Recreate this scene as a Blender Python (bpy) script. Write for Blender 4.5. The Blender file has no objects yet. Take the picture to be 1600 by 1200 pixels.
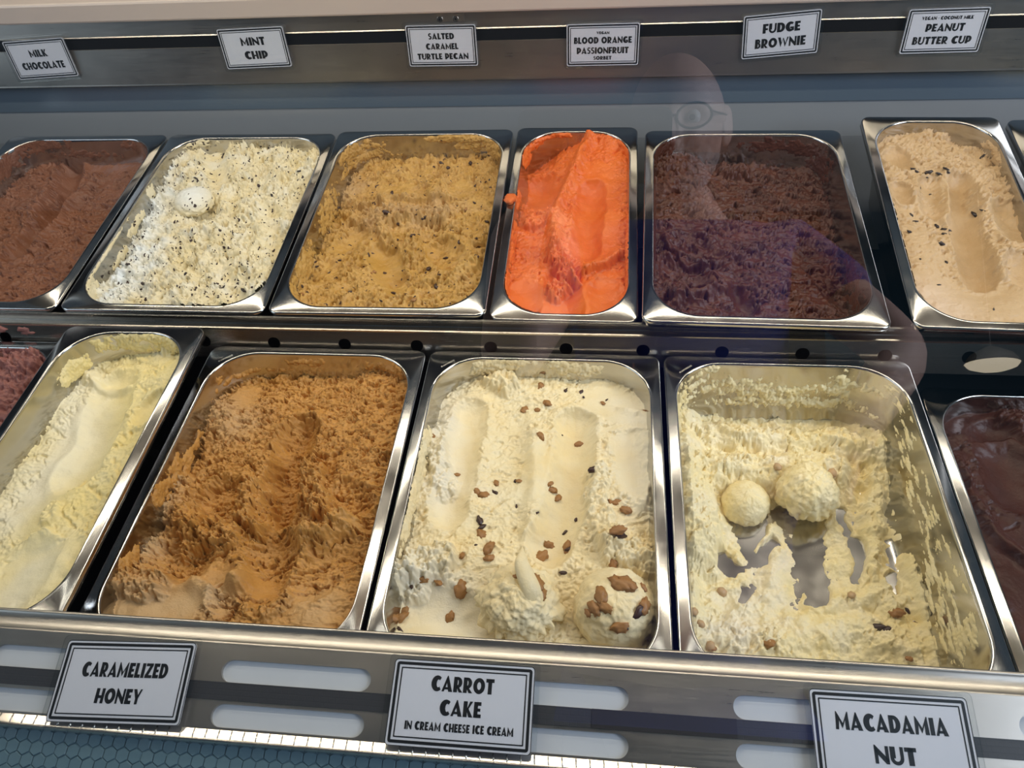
import bpy, math, random
import numpy as np
from mathutils import Matrix, Vector

# ------------------------------------------------------------------ camera, world, lights, exposure
SC = bpy.context.scene
COL = SC.collection
CAM_R = np.array([[0.99350593, 0.09404242, -0.0640467],      # right
                  [0.0262506, -0.73716407, -0.67520371],     # down
                  [-0.11071072, 0.66913762, -0.73484555]])   # forward
CAM_C = np.array([0.43893551, -0.22945893, 0.59460456])
FPX = 1200.0                                                 # focal length for a 1600 x 1200 frame
cd = bpy.data.cameras.new('camera'); cam = bpy.data.objects.new('camera', cd); COL.objects.link(cam)
cd.sensor_width = 36.0; cd.lens = FPX / 1600 * 36.0; cd.clip_start = 0.01
cam.matrix_world = Matrix(((CAM_R[0][0], -CAM_R[1][0], -CAM_R[2][0], CAM_C[0]),
                           (CAM_R[0][1], -CAM_R[1][1], -CAM_R[2][1], CAM_C[1]),
                           (CAM_R[0][2], -CAM_R[1][2], -CAM_R[2][2], CAM_C[2]), (0, 0, 0, 1)))
SC.camera = cam
W = bpy.data.worlds.new('world'); SC.world = W; W.use_nodes = True
W.node_tree.nodes['Background'].inputs[0].default_value = (0.55, 0.72, 0.92, 1)
W.node_tree.nodes['Background'].inputs[1].default_value = 0.10
SC.view_settings.view_transform = 'Standard'; SC.view_settings.look = 'None'
SC.view_settings.gamma = 1.0; SC.view_settings.use_curve_mapping = False
SC.view_settings.exposure = 0.02

def area(name, loc, target, sx, sy, power, color):
    l = bpy.data.lights.new(name, 'AREA'); l.shape = 'RECTANGLE'; l.size = sx; l.size_y = sy
    l.energy = power; l.color = color
    o = bpy.data.objects.new(name, l); COL.objects.link(o); o.location = loc
    o.rotation_euler = (Vector(target) - Vector(loc)).to_track_quat('-Z', 'Y').to_euler()
    return o
area('case_led_main', (0.30, 0.50, 0.735), (0.30, 0.42, 0.0), 1.9, 0.025, 5.9, (1.0, 0.87, 0.69))
area('case_led_back', (0.30, 0.80, 0.735), (0.30, 0.45, 0.0), 1.9, 0.025, 3.1, (1.0, 0.87, 0.69))
area('shop_window_daylight', (-2.6, -0.9, 1.2), (0.2, 0.2, 0.0), 2.0, 1.6, 32.0, (0.74, 0.86, 1.0))
area('face_fill_light', (2.2, -0.3, 1.3), (0.6, -0.85, 0.8), 0.8, 1.4, 60.0, (0.80, 0.86, 1.0))  # added fill aimed at the customer's face, no window stands here

# ------------------------------------------------------------------ maths helpers
def ray(px, py):
    return CAM_R.T @ np.array([(px - 800) / FPX, (py - 600) / FPX, 1.0])
_rng = np.random.RandomState(7)
_perm = _rng.permutation(256); _perm = np.concatenate([_perm, _perm, _perm])
_g2 = np.stack([np.cos(np.arange(256) * 2 * np.pi / 256 * 7), np.sin(np.arange(256) * 2 * np.pi / 256 * 7)], 1).astype(np.float32)
_g3 = _rng.normal(size=(256, 3)); _g3 = (_g3 / np.linalg.norm(_g3, axis=1)[:, None]).astype(np.float32)
def fade(t): return t * t * t * (t * (t * 6 - 15) + 10)
def n2(x, y, seed=0):
    """2D gradient noise, about -1..1"""
    x = np.asarray(x, np.float32) + seed * 17.31; y = np.asarray(y, np.float32) + seed * 9.77
    xi = np.floor(x).astype(np.int32); yi = np.floor(y).astype(np.int32)
    xf = x - xi; yf = y - yi; u = fade(xf); v = fade(yf); xi &= 255; yi &= 255
    def g(a, b, dx, dy):
        h = _g2[_perm[_perm[xi + a] + ((yi + b) & 255)]]
        return h[..., 0] * dx + h[..., 1] * dy
    a = g(0, 0, xf, yf); b = g(1, 0, xf - 1, yf); c = g(0, 1, xf, yf - 1); d = g(1, 1, xf - 1, yf - 1)
    return 1.5 * (a + u * (b - a) + v * ((c + u * (d - c)) - (a + u * (b - a))))
def n3(p, seed=0):
    p = np.asarray(p, np.float32) + seed * 13.7
    pi = np.floor(p).astype(np.int32); pf = p - pi; w = fade(pf); pi &= 255
    out = 0
    for a in (0, 1):
        for b in (0, 1):
            for c in (0, 1):
                h = _g3[_perm[_perm[_perm[pi[:, 0] + a] + ((pi[:, 1] + b) & 255)] + ((pi[:, 2] + c) & 255)]]
                dd = pf - np.array([a, b, c], np.float32)
                ww = (w[:, 0] if a else 1 - w[:, 0]) * (w[:, 1] if b else 1 - w[:, 1]) * (w[:, 2] if c else 1 - w[:, 2])
                out = out + ww * (h * dd).sum(1)
    return 1.5 * out
def fbm(x, y, o=4, seed=0, gain=0.5):
    s = 0; a = 1.0; t = 0
    for k in range(o):
        s = s + a * n2(x * 2 ** k, y * 2 ** k, seed + k * 3); t += a; a *= gain
    return s / t * 1.4
def sstep(a, b, x):
    t = np.clip((x - a) / (b - a), 0, 1); return t * t * (3 - 2 * t)

# ------------------------------------------------------------------ mesh helpers
def mesh_np(name, V, F, smooth=True):
    me = bpy.data.meshes.new(name)
    V = np.asarray(V, np.float32); F = np.asarray(F, np.int32); k = F.shape[1]
    me.vertices.add(len(V)); me.vertices.foreach_set('co', V.ravel())
    me.loops.add(F.size); me.loops.foreach_set('vertex_index', F.ravel())
    me.polygons.add(len(F)); me.polygons.foreach_set('loop_start', np.arange(0, F.size, k, dtype=np.int32))
    me.polygons.foreach_set('loop_total', np.full(len(F), k, np.int32))
    me.polygons.foreach_set('use_smooth', np.full(len(F), smooth))
    me.update(calc_edges=True); me.validate()
    return me
class MB:
    """collects polygons for one mesh object"""
    def __init__(s): s.v = []; s.f = []
    def poly(s, pts):
        n = len(s.v); s.v += [tuple(map(float, p)) for p in pts]; s.f.append(tuple(range(n, n + len(pts)))); return s
    def box(s, lo, hi):
        x0, y0, z0 = lo; x1, y1, z1 = hi; n = len(s.v)
        s.v += [(x0, y0, z0), (x1, y0, z0), (x1, y1, z0), (x0, y1, z0), (x0, y0, z1), (x1, y0, z1), (x1, y1, z1), (x0, y1, z1)]
        s.f += [tuple(n + i for i in q) for q in ((3, 2, 1, 0), (4, 5, 6, 7), (0, 1, 5, 4), (1, 2, 6, 5), (2, 3, 7, 6), (3, 0, 4, 7))]
        return s
    def extrude(s, prof, x0, x1, closed=False, caps=True):
        """profile of (y, z) swept along x"""
        n = len(s.v); m = len(prof)
        s.v += [(x0, y, z) for y, z in prof] + [(x1, y, z) for y, z in prof]
        for i in range(m if closed else m - 1):
            j = (i + 1) % m; s.f.append((n + i, n + j, n + m + j, n + m + i))
        if closed and caps:
            s.f.append(tuple(n + i for i in range(m))[::-1]); s.f.append(tuple(n + m + i for i in range(m)))
        return s
    def tube(s, p0, p1, r0, r1=None, n=12, caps=True):
        r1 = r0 if r1 is None else r1
        p0 = Vector(p0); p1 = Vector(p1); d = (p1 - p0).normalized()
        a = d.orthogonal().normalized(); b = d.cross(a); k = len(s.v)
        for p, r in ((p0, r0), (p1, r1)):
            for i in range(n):
                t = 2 * math.pi * i / n; s.v.append(tuple(p + a * (r * math.cos(t)) + b * (r * math.sin(t))))
        for i in range(n):
            j = (i + 1) % n; s.f.append((k + i, k + j, k + n + j, k + n + i))
        if caps:
            s.f.append(tuple(k + i for i in range(n))[::-1]); s.f.append(tuple(k + n + i for i in range(n)))
        return s
    def lathe(s, prof, c=(0, 0, 0), n=24):
        k = len(s.v); m = len(prof)
        for i in range(n):
            t = 2 * math.pi * i / n
            s.v += [(c[0] + r * math.cos(t), c[1] + r * math.sin(t), c[2] + z) for r, z in prof]
        for i in range(n):
            j = (i + 1) % n
            for q in range(m - 1): s.f.append((k + i * m + q, k + j * m + q, k + j * m + q + 1, k + i * m + q + 1))
        return s
    def build(s, name, mat, parent=None, smooth=False, bevel=0, world=None):
        me = bpy.data.meshes.new(name); me.from_pydata(s.v, [], s.f); me.update()
        if smooth: me.polygons.foreach_set('use_smooth', [True] * len(me.polygons))
        return link(name, me, mat, parent, bevel, world)
def link(name, me, mat, parent=None, bevel=0, world=None):
    o = bpy.data.objects.new(name, me); COL.objects.link(o)
    if mat is not None and not me.materials: me.materials.append(mat)
    if parent is not None:
        o.parent = parent
        if world: o.matrix_parent_inverse = parent.matrix_basis.inverted()
    if bevel:
        b = o.modifiers.new('bevel', 'BEVEL'); b.width = bevel; b.segments = 2; b.limit_method = 'ANGLE'; b.angle_limit = math.radians(40)
    return o
def tag(o, label, cat, group=None, kind=None):
    o['label'] = label
    if cat: o['category'] = cat
    if group: o['group'] = group
    if kind: o['kind'] = kind
    return o
def empty(name, loc=(0, 0, 0)):
    o = bpy.data.objects.new(name, None); COL.objects.link(o); o.location = loc; o.empty_display_size = 0.05
    return o

# ------------------------------------------------------------------ materials
def newmat(name):
    m = bpy.data.materials.new(name); m.use_nodes = True
    return m, m.node_tree, m.node_tree.nodes['Principled BSDF']
def node(nt, t, **kw):
    n = nt.nodes.new(t)
    for k, v in kw.items():
        if k in n.inputs: n.inputs[k].default_value = v
        else: setattr(n, k, v)
    return n
def plain(name, col, rough=0.5, metal=0.0, spec=0.5, noise=0.06, scale=60):
    m, nt, p = newmat(name)
    tc = node(nt, 'ShaderNodeTexCoord'); nz = node(nt, 'ShaderNodeTexNoise', Scale=scale, Detail=4.0)
    nt.links.new(tc.outputs['Object'], nz.inputs['Vector'])
    mx = node(nt, 'ShaderNodeMix', data_type='RGBA')
    mx.inputs[6].default_value = (*[c * (1 - noise) for c in col], 1); mx.inputs[7].default_value = (*[min(1, c * (1 + noise)) for c in col], 1)
    nt.links.new(nz.outputs['Fac'], mx.inputs[0]); nt.links.new(mx.outputs[2], p.inputs['Base Color'])
    p.inputs['Roughness'].default_value = rough; p.inputs['Metallic'].default_value = metal
    p.inputs['Specular IOR Level'].default_value = spec
    return m
def steel(name, col=(0.60, 0.60, 0.60), r0=0.16, r1=0.34, stretch=(1, 40, 40), scale=6, bump=0.02, smudge=0.25):
    """brushed stainless steel: streaks along one axis plus smudges"""
    m, nt, p = newmat(name)
    tc = node(nt, 'ShaderNodeTexCoord'); mp = node(nt, 'ShaderNodeMapping'); mp.inputs['Scale'].default_value = stretch
    nt.links.new(tc.outputs['Object'], mp.inputs['Vector'])
    a = node(nt, 'ShaderNodeTexNoise', Scale=scale * 4, Detail=5.0); nt.links.new(mp.outputs[0], a.inputs['Vector'])
    b = node(nt, 'ShaderNodeTexNoise', Scale=scale * 3, Detail=6.0, Roughness=0.65); nt.links.new(tc.outputs['Object'], b.inputs['Vector'])
    ad = node(nt, 'ShaderNodeMath', operation='ADD'); ml = node(nt, 'ShaderNodeMath', operation='MULTIPLY'); ml.inputs[1].default_value = 0.5
    nt.links.new(a.outputs['Fac'], ad.inputs[0]); nt.links.new(b.outputs['Fac'], ad.inputs[1]); nt.links.new(ad.outputs[0], ml.inputs[0])
    mr = node(nt, 'ShaderNodeMapRange'); mr.inputs['From Min'].default_value = 0.35; mr.inputs['From Max'].default_value = 0.65
    mr.inputs['To Min'].default_value = r0; mr.inputs['To Max'].default_value = r1
    nt.links.new(ml.outputs[0], mr.inputs['Value']); nt.links.new(mr.outputs[0], p.inputs['Roughness'])
    mx = node(nt, 'ShaderNodeMix', data_type='RGBA')
    mx.inputs[6].default_value = (*[c * (1 - smudge) for c in col], 1); mx.inputs[7].default_value = (*[min(1, c * (1 + smudge * .5)) for c in col], 1)
    nt.links.new(b.outputs['Fac'], mx.inputs[0]); nt.links.new(mx.outputs[2], p.inputs['Base Color'])
    p.inputs['Metallic'].default_value = 1.0
    bp = node(nt, 'ShaderNodeBump', Strength=bump, Distance=0.002); nt.links.new(ml.outputs[0], bp.inputs['Height'])
    nt.links.new(bp.outputs[0], p.inputs['Normal'])
    return m
def cream(name, c1, c2, rough=0.42, bump=0.5, bscale=420, speck=None, speck_col=(0.02, 0.012, 0.008), speck_scale=300, speck_size=0.25,
          speck_stretch=(1, 1, 1), spec=0.4, sss=0.0, c3=None, tone_noise=28):
    """ice cream: c1..c2 by cloudy noise, c3 mixed in by the mesh's tone attribute, dark specks by thresholded cells, fine grain bump"""
    m, nt, p = newmat(name)
    tc = node(nt, 'ShaderNodeTexCoord'); L = nt.links.new
    n = node(nt, 'ShaderNodeTexNoise', Scale=tone_noise, Detail=6.0, Roughness=0.6); L(tc.outputs['Object'], n.inputs['Vector'])
    rp = node(nt, 'ShaderNodeMapRange'); rp.inputs['From Min'].default_value = 0.33; rp.inputs['From Max'].default_value = 0.67; L(n.outputs['Fac'], rp.inputs['Value'])
    mx = node(nt, 'ShaderNodeMix', data_type='RGBA'); mx.inputs[6].default_value = (*c1, 1); mx.inputs[7].default_value = (*c2, 1)
    L(rp.outputs[0], mx.inputs[0]); out = mx.outputs[2]
    if c3:
        at = node(nt, 'ShaderNodeAttribute', attribute_name='tone')
        m3 = node(nt, 'ShaderNodeMix', data_type='RGBA'); m3.inputs[7].default_value = (*c3, 1)
        L(at.outputs['Fac'], m3.inputs[0]); L(out, m3.inputs[6]); out = m3.outputs[2]
    if speck:
        mp = node(nt, 'ShaderNodeMapping'); mp.inputs['Scale'].default_value = speck_stretch
        wn = node(nt, 'ShaderNodeTexNoise', Scale=90.0, Detail=3.0); L(tc.outputs['Object'], wn.inputs['Vector'])
        va = node(nt, 'ShaderNodeVectorMath', operation='SCALE'); va.inputs['Scale'].default_value = 0.012; L(wn.outputs['Color'], va.inputs[0])
        vb = node(nt, 'ShaderNodeVectorMath', operation='ADD'); L(tc.outputs['Object'], vb.inputs[0]); L(va.outputs[0], vb.inputs[1])
        L(vb.outputs[0], mp.inputs['Vector'])
        vo = node(nt, 'ShaderNodeTexVoronoi', Scale=speck_scale); L(mp.outputs[0], vo.inputs['Vector'])
        sp = node(nt, 'ShaderNodeSeparateColor'); L(vo.outputs['Color'], sp.inputs[0])
        # cell random value picks which cells hold a fleck and how big it is
        rr = node(nt, 'ShaderNodeMapRange'); rr.inputs['From Min'].default_value = 1 - speck; rr.inputs['From Max'].default_value = 1.0
        rr.inputs['To Min'].default_value = 0.0; rr.inputs['To Max'].default_value = speck_size; L(sp.outputs[0], rr.inputs['Value'])
        lt = node(nt, 'ShaderNodeMath', operation='LESS_THAN'); L(vo.outputs['Distance'], lt.inputs[0]); L(rr.outputs[0], lt.inputs[1])
        ms = node(nt, 'ShaderNodeMix', data_type='RGBA'); ms.inputs[7].default_value = (*speck_col, 1)
        L(lt.outputs[0], ms.inputs[0]); L(out, ms.inputs[6]); out = ms.outputs[2]
    L(out, p.inputs['Base Color'])
    p.inputs['Roughness'].default_value = rough; p.inputs['Specular IOR Level'].default_value = spec
    if sss:
        p.inputs['Subsurface Weight'].default_value = sss; p.inputs['Subsurface Radius'].default_value = (0.004, 0.003, 0.002); p.inputs['Subsurface Scale'].default_value = 1.0
    b1 = node(nt, 'ShaderNodeTexNoise', Scale=bscale, Detail=5.0, Roughness=0.6); L(tc.outputs['Object'], b1.inputs['Vector'])
    bp = node(nt, 'ShaderNodeBump', Strength=bump, Distance=0.0018); L(b1.outputs['Fac'], bp.inputs['Height']); L(bp.outputs[0], p.inputs['Normal'])
    return m
def glassmat(name, tint=(1, 1, 1), refl=1.0):
    """thin clear pane: straight-through view plus mirror reflection by Fresnel of both faces"""
    m = bpy.data.materials.new(name); m.use_nodes = True; nt = m.node_tree; nt.nodes.clear()
    o = node(nt, 'ShaderNodeOutputMaterial'); t = node(nt, 'ShaderNodeBsdfTransparent'); g = node(nt, 'ShaderNodeBsdfGlossy')
    t.inputs['Color'].default_value = (*tint, 1); g.inputs['Roughness'].default_value = 0.0
    f = node(nt, 'ShaderNodeFresnel'); ge = node(nt, 'ShaderNodeNewGeometry')
    io = node(nt, 'ShaderNodeMath', operation='MULTIPLY_ADD'); io.inputs[1].default_value = 1 / 1.5 - 1.5; io.inputs[2].default_value = 1.5   # same index from either side of the pane
    nt.links.new(ge.outputs['Backfacing'], io.inputs[0]); nt.links.new(io.outputs[0], f.inputs['IOR'])
    k = node(nt, 'ShaderNodeMath', operation='MULTIPLY', use_clamp=True); k.inputs[1].default_value = refl
    mx = node(nt, 'ShaderNodeMixShader'); nt.links.new(f.outputs[0], k.inputs[0]); nt.links.new(k.outputs[0], mx.inputs[0])
    nt.links.new(t.outputs[0], mx.inputs[1]); nt.links.new(g.outputs[0], mx.inputs[2]); nt.links.new(mx.outputs[0], o.inputs[0])
    return m
M = {}
M['pan'] = steel('pan_steel', (0.52, 0.515, 0.50), 0.09, 0.17, (1, 1, 1), 9, 0.012, 0.14)
M['case'] = steel('case_steel', (0.50, 0.475, 0.435), 0.27, 0.36, (1.5, 60, 60), 4, 0.008, 0.12)
M['wall'] = plain('reflected_blue_grey', (0.12, 0.165, 0.215), 0.30, noise=0.06, scale=5)  # blue reflection on the steel back panel, put into the colour
M['wall_low'] = plain('reflected_light_grey', (0.25, 0.27, 0.29), 0.30, noise=0.05, scale=5)  # lower panel's brighter reflection painted in as a lighter grey
M['rail'] = steel('rail_steel', (0.36, 0.335, 0.30), 0.18, 0.28, (1.5, 60, 60), 4, 0.01, 0.2)
M['dark'] = plain('dark_recess', (0.005, 0.005, 0.006), 0.8, spec=0.1)
M['black'] = plain('black_rubber', (0.018, 0.019, 0.024), 0.45)
M['beige'] = plain('beige_counter', (0.60, 0.52, 0.47), 0.35, noise=0.04, scale=8)
M['white_plastic'] = plain('white_plastic', (0.50, 0.55, 0.61), 0.4, noise=0.03)
M['teal'] = plain('paving_reflection_teal', (0.085, 0.165, 0.215), 0.5, noise=0.2, scale=20)  # colour of the imitated paving reflection
M['paper'] = plain('white_paper', (0.74, 0.76, 0.86), 0.5, noise=0.015)
M['ink'] = plain('black_ink', (0.008, 0.009, 0.012), 0.4, noise=0.0)
M['glass'] = glassmat('clear_glass', (0.97, 0.99, 0.985), 2.7)
M['laminate'] = glassmat('clear_laminate', (0.93, 0.95, 0.95), 1.6)

# ------------------------------------------------------------------ the display case
X0, X1 = -0.80, 1.40
A14 = math.radians(14); A80 = math.radians(80)
def fr(x, s, h=0.0):
    """front rail face: s runs down the 14 degree slope towards the customer, h off the face"""
    return (x, -0.002 - s * math.cos(A14) - h * math.sin(A14), 0.040 - s * math.sin(A14) + h * math.cos(A14))
def br(x, s, h=0.0):
    """back rail face: s runs up the steep face, h towards the customer"""
    return (x, 0.775 + s * math.cos(A80) - h * math.sin(A80), 0.116 + s * math.sin(A80) + h * math.cos(A80))
def face_with_holes(f, x0, x1, s0, s1, holes, depth=0.003, n=10):
    """sheet on face f with round-ended openings (xa, xb, sa, sb) that have real rims"""
    mb = MB(); edges = [x0]
    hs = sorted(holes)
    for h, g in zip(hs[:-1], hs[1:]): edges.append((h[1] + g[0]) / 2)
    edges.append(x1)
    for (xa, xb, sa, sb), ea, eb in zip(hs, edges[:-1], edges[1:]):
        r = (sb - sa) / 2; sc = (sa + sb) / 2; inn = []; out = []
        for k in range(n + 1):
            t = -math.pi / 2 + math.pi * k / n; inn.append((xb - r + r * math.cos(t), sc + r * math.sin(t))); out.append((eb, s0 + (s1 - s0) * k / n))
        for k in range(n + 1):
            t = math.pi / 2 + math.pi * k / n; inn.append((xa + r + r * math.cos(t), sc + r * math.sin(t))); out.append((ea, s1 + (s0 - s1) * k / n))
        # the two straight edges
        inn.insert(n + 1, (xb - r, sc + r)); out.insert(n + 1, (xb - r, s1)); inn.insert(n + 2, (xa + r, sc + r)); out.insert(n + 2, (xa + r, s1))
        inn.append((xa + r, sc - r)); out.append((xa + r, s0)); inn.append((xb - r, sc - r)); out.append((xb - r, s0))
        m = len(inn)
        for i in range(m):
            j = (i + 1) % m
            mb.poly([f(*out[i]), f(*out[j]), f(*inn[j]), f(*inn[i])])
            mb.poly([f(*inn[i]), f(*inn[j]), f(*inn[j], -depth), f(*inn[i], -depth)])
    return mb
CASE = empty('display_case', (0.30, 0.35, -0.75))
tag(CASE, 'stainless steel gelato display case with slotted front rail and sloping glass', 'display case')
def cpart(mb, name, mat, **k): return mb.build(name, mat, CASE, world=True, **k)
cpart(MB().box((X0, -0.06, -0.20), (X1, 0.80, -0.185)), 'well_floor', M['dark'])
cpart(MB().box((X0, -0.13, -0.75), (X1, 0.86, -0.21)), 'cabinet_body', M['white_plastic'])
cpart(MB().box((X0 - .02, -0.13, -0.21), (X0, 0.86, 0.20)), 'end_panel', M['wall'])
cpart(MB().box((X1, -0.13, -0.21), (X1 + .02, 0.86, 0.20)), 'end_panel', M['wall'])
# front rail: inner lip, flat ledge, slotted sloping face, rolled lower edge
m = MB()
m.extrude([(-0.0005, 0.0330), (0.0152, 0.0330), (0.0160, 0.0338), (0.0160, 0.0385), (0.0154, 0.0398), (0.0140, 0.0403), (0.0128, 0.0398), (0.0118, 0.0388), (0.0008, 0.0388), (-0.0004, 0.0398), (-0.0014, 0.0403), (-0.0024, 0.0399), fr(0, .0012)[1:]], X0, X1)
cpart(m, 'front_ledge', M['case'], smooth=True)
slots_x = [(-.594, -.478), (-.405, -.289), (-.216, -.100), (-.027, .089), (.162, .278), (.351, .467), (.5395, .6555), (.728, .844), (.917, 1.033), (1.106, 1.222)]
cpart(face_with_holes(fr, X0, X1, 0.0012, 0.0340, [(a, b, .0115, .0275) for a, b in slots_x]), 'slotted_face', M['case'])
cpart(face_with_holes(fr, X0, X1, 0.0340, 0.0600, [(a, b, .0425, .0585) for a, b in slots_x]), 'slotted_face', M['case'])
for a, b in slots_x:
    for sa, sb in ((.0105, .0285), (.0415, .0595)):
        m = MB(); m.poly([fr(a - .001, sa, -.0029), fr(b + .001, sa, -.0029), fr(b + .001, sb, -.0029), fr(a - .001, sb, -.0029)][::-1])
        m.poly([fr(a - .001, sa, -.0049), fr(b + .001, sa, -.0049), fr(b + .001, sb, -.0049), fr(a - .001, sb, -.0049)])
        cpart(m, 'slot_insert', M['white_plastic'])
M['strip'] = plain('paving_reflection_rubber', (0.030, 0.034, 0.042), 0.45)
nt = M['strip'].node_tree; tc = node(nt, 'ShaderNodeTexCoord'); bk = node(nt, 'ShaderNodeTexBrick', Scale=1.0)
mp = node(nt, 'ShaderNodeMapping'); mp.inputs['Scale'].default_value = (110, 110, 110); bk.inputs['Mortar Size'].default_value = 0.05
bk.inputs['Color1'].default_value = (1, 1, 1, 1); bk.inputs['Color2'].default_value = (.6, .6, .6, 1); bk.inputs['Mortar'].default_value = (0, 0, 0, 1); bk.inputs['Brick Width'].default_value = .6; bk.inputs['Row Height'].default_value = .42
bp = node(nt, 'ShaderNodeBump', Strength=0.6, Distance=0.001)  # brick bump imitates the paving pattern reflected along the black strip
nt.links.new(tc.outputs['Object'], mp.inputs[0]); nt.links.new(mp.outputs[0], bk.inputs['Vector']); nt.links.new(bk.outputs['Color'], bp.inputs['Height']); nt.links.new(bp.outputs[0], nt.nodes['Principled BSDF'].inputs['Normal'])
def slab(x0, x1, s0, s1, h0, h1, f=fr):
    mb = MB(); c = [(x0, s0), (x1, s0), (x1, s1), (x0, s1)]
    lo = [f(x, s, h0) for x, s in c]; hi = [f(x, s, h1) for x, s in c]
    mb.poly(hi); mb.poly(lo[::-1])
    for i in range(4): j = (i + 1) % 4; mb.poly([lo[i], lo[j], hi[j], hi[i]])
    return mb
cpart(slab(X0, X1, .0278, .0402, .0001, .0012), 'grip_strip', M['strip'])
cpart(slab(.441, .541, .0276, .0403, .0012, .0017), 'tape_strip', M['black'])
# rolled, polished lower edge
M['polish'] = steel('polished_edge', (0.72, 0.69, 0.64), 0.10, 0.20, (1, 30, 30), 5, 0.01, 0.1)
pr = [fr(0, s_, h_)[1:] for s_, h_ in ((.0600, 0), (.0603, .0002), (.0663, .0029), (.0672, .0031), (.0682, .0027), (.0692, .0014), (.0698, -.001), (.0699, -.006))]
m = MB(); m.extrude(pr, X0, X1); redge = cpart(m, 'rolled_edge', M['polish'])
# narrow ribs added along that edge to imitate streaks of reflected LED dots
m = MB(); x = -0.03
while x < 0.80:
    m.tube(fr(x, .0606, .0004), fr(x + .0006, .0660, .0028), .0006, .0006, 6); m.tube(fr(x + .0006, .0660, .0028), fr(x + .0008, .0686, .0022), .0006, .0005, 6); x += .0096
ribs = cpart(m, 'led_glint_ribs', M['polish'], smooth=True); ribs['kind'] = 'stuff'
# teal panel of hexagons below the rail, imitating paving reflected in the glass
hexbase = slab(X0, X1, .0690, .1400, -.009, -.0050); hp = cpart(hexbase, 'paving_reflection_panel', M['teal'])
R_ = 0.0056
hv = []; hf = []
for k in range(6):
    t = math.radians(60 * k + 30); hv.append((R_ * .97 * math.cos(t), R_ * .97 * math.sin(t), 0.0))
for k in range(6):
    t = math.radians(60 * k + 30); hv.append((R_ * .86 * math.cos(t), R_ * .86 * math.sin(t), 0.0009))
hf = [(k, (k + 1) % 6, 6 + (k + 1) % 6, 6 + k) for k in range(6)] + [(6, 7, 8, 9, 10, 11)]
hme = bpy.data.meshes.new('scale'); hme.from_pydata(hv, [], hf); hme.materials.append(M['teal'])  # one hexagon of the imitated paving reflection
rr_ = random.Random(3); nh = 0
for row in range(8):
    for c_ in range(80):
        x = -0.06 + c_ * R_ * 1.732 + (row % 2) * R_ * .866; s = .0735 + row * R_ * 1.5
        if s > .1015 - 0.075 * max(0, x) or x > .42: continue
        o = bpy.data.objects.new('scale', hme); COL.objects.link(o); o.parent = hp
        p = fr(x, s, -.0049)
        o.matrix_local = Matrix.Translation(p) @ Matrix.Rotation(A14 + rr_.uniform(-.10, .10), 4, 'X') @ Matrix.Rotation(rr_.uniform(-.09, .09), 4, 'Y')
        nh += 1
hp.matrix_parent_inverse = CASE.matrix_basis.inverted()
# middle rail with vent holes
TV = math.radians(25)
def mf(x, s, h=0.0): return (x, 0.3740 - s * math.sin(TV) - h * math.cos(TV), 0.0120 - s * math.cos(TV) + h * math.sin(TV))
hx = [(.0700 + .0834 * k) for k in range(-9, 14)]
cpart(face_with_holes(mf, X0, X1, 0.0, 0.034, [(x - .0072, x + .0072, .0085, .0215) for x in hx if X0 < x - .02 and x + .02 < X1], .002), 'vent_face', M['rail'])
m = MB(); m.extrude([(0.3852, 0.010), (0.3852, 0.0235), (0.3846, 0.0242), (0.3835, 0.0242), (0.3822, 0.0235), (0.3822, 0.0150), (0.3812, 0.0142), (0.3760, 0.0142), (0.3744, 0.0136), (0.3740, 0.0120)], X0, X1)
cpart(m, 'rail_cap', M['rail'], smooth=False)
cpart(MB().box((X0, 0.3770, -0.18), (X1, 0.3810, 0.012)), 'rail_core', M['dark'])
# back of the well
m = MB(); m.extrude([(0.780, -0.18), (0.780, 0.015), (0.7865, 0.0630)], X0, X1); cpart(m, 'back_panel', M['wall_low'])
m = MB(); m.extrude([(0.7865, 0.0630), (0.7850, 0.0640), (0.7835, 0.115)], X0, X1); cpart(m, 'back_upper_panel', M['wall'])
m = MB(); m.extrude([(0.795, 0.1060), br(0, -.0085)[1:], br(0, -.0090, .0006)[1:], br(0, -.0080, .0014)[1:], br(0, -.0060, .0012)[1:], br(0, .0410)[1:], br(0, .0415, -.0006)[1:], br(0, .0415, -.008)[1:]], X0, X1); cpart(m, 'back_rail', M['case'])
cpart(slab(X0, X1, .0415, .0570, -.012, -.0008, br), 'vent_slot', M['dark'])
m = MB(); m.extrude([br(0, .0560, -.006)[1:], br(0, .0560, .0006)[1:], br(0, .0568, .0012)[1:], br(0, .0580, .0004)[1:], br(0, .0800)[1:]], X0, X1); cpart(m, 'upper_rail', M['case'])
cpart(MB().box((X0, 0.7800, 0.1935), (X1, 1.02, 0.2200)), 'counter_board', M['beige'], bevel=.003)
bkt = cpart(slab(.2105, .2535, .0620, .0765, .0, .0022, br), 'bracket', M['case'], bevel=.0008)
for x in (.2215, .2425):
    a = br(x, .0695, .0020); b = br(x, .0695, .0034); c = br(x, .0695, .0037)
    MB().tube(a, b, .0042, .0036, 16).build('screw', M['polish'], CASE, world=True, smooth=False)
    MB().tube(b, c, .0014, .0014, 6).build('screw_socket', M['dark'], CASE, world=True)
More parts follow.
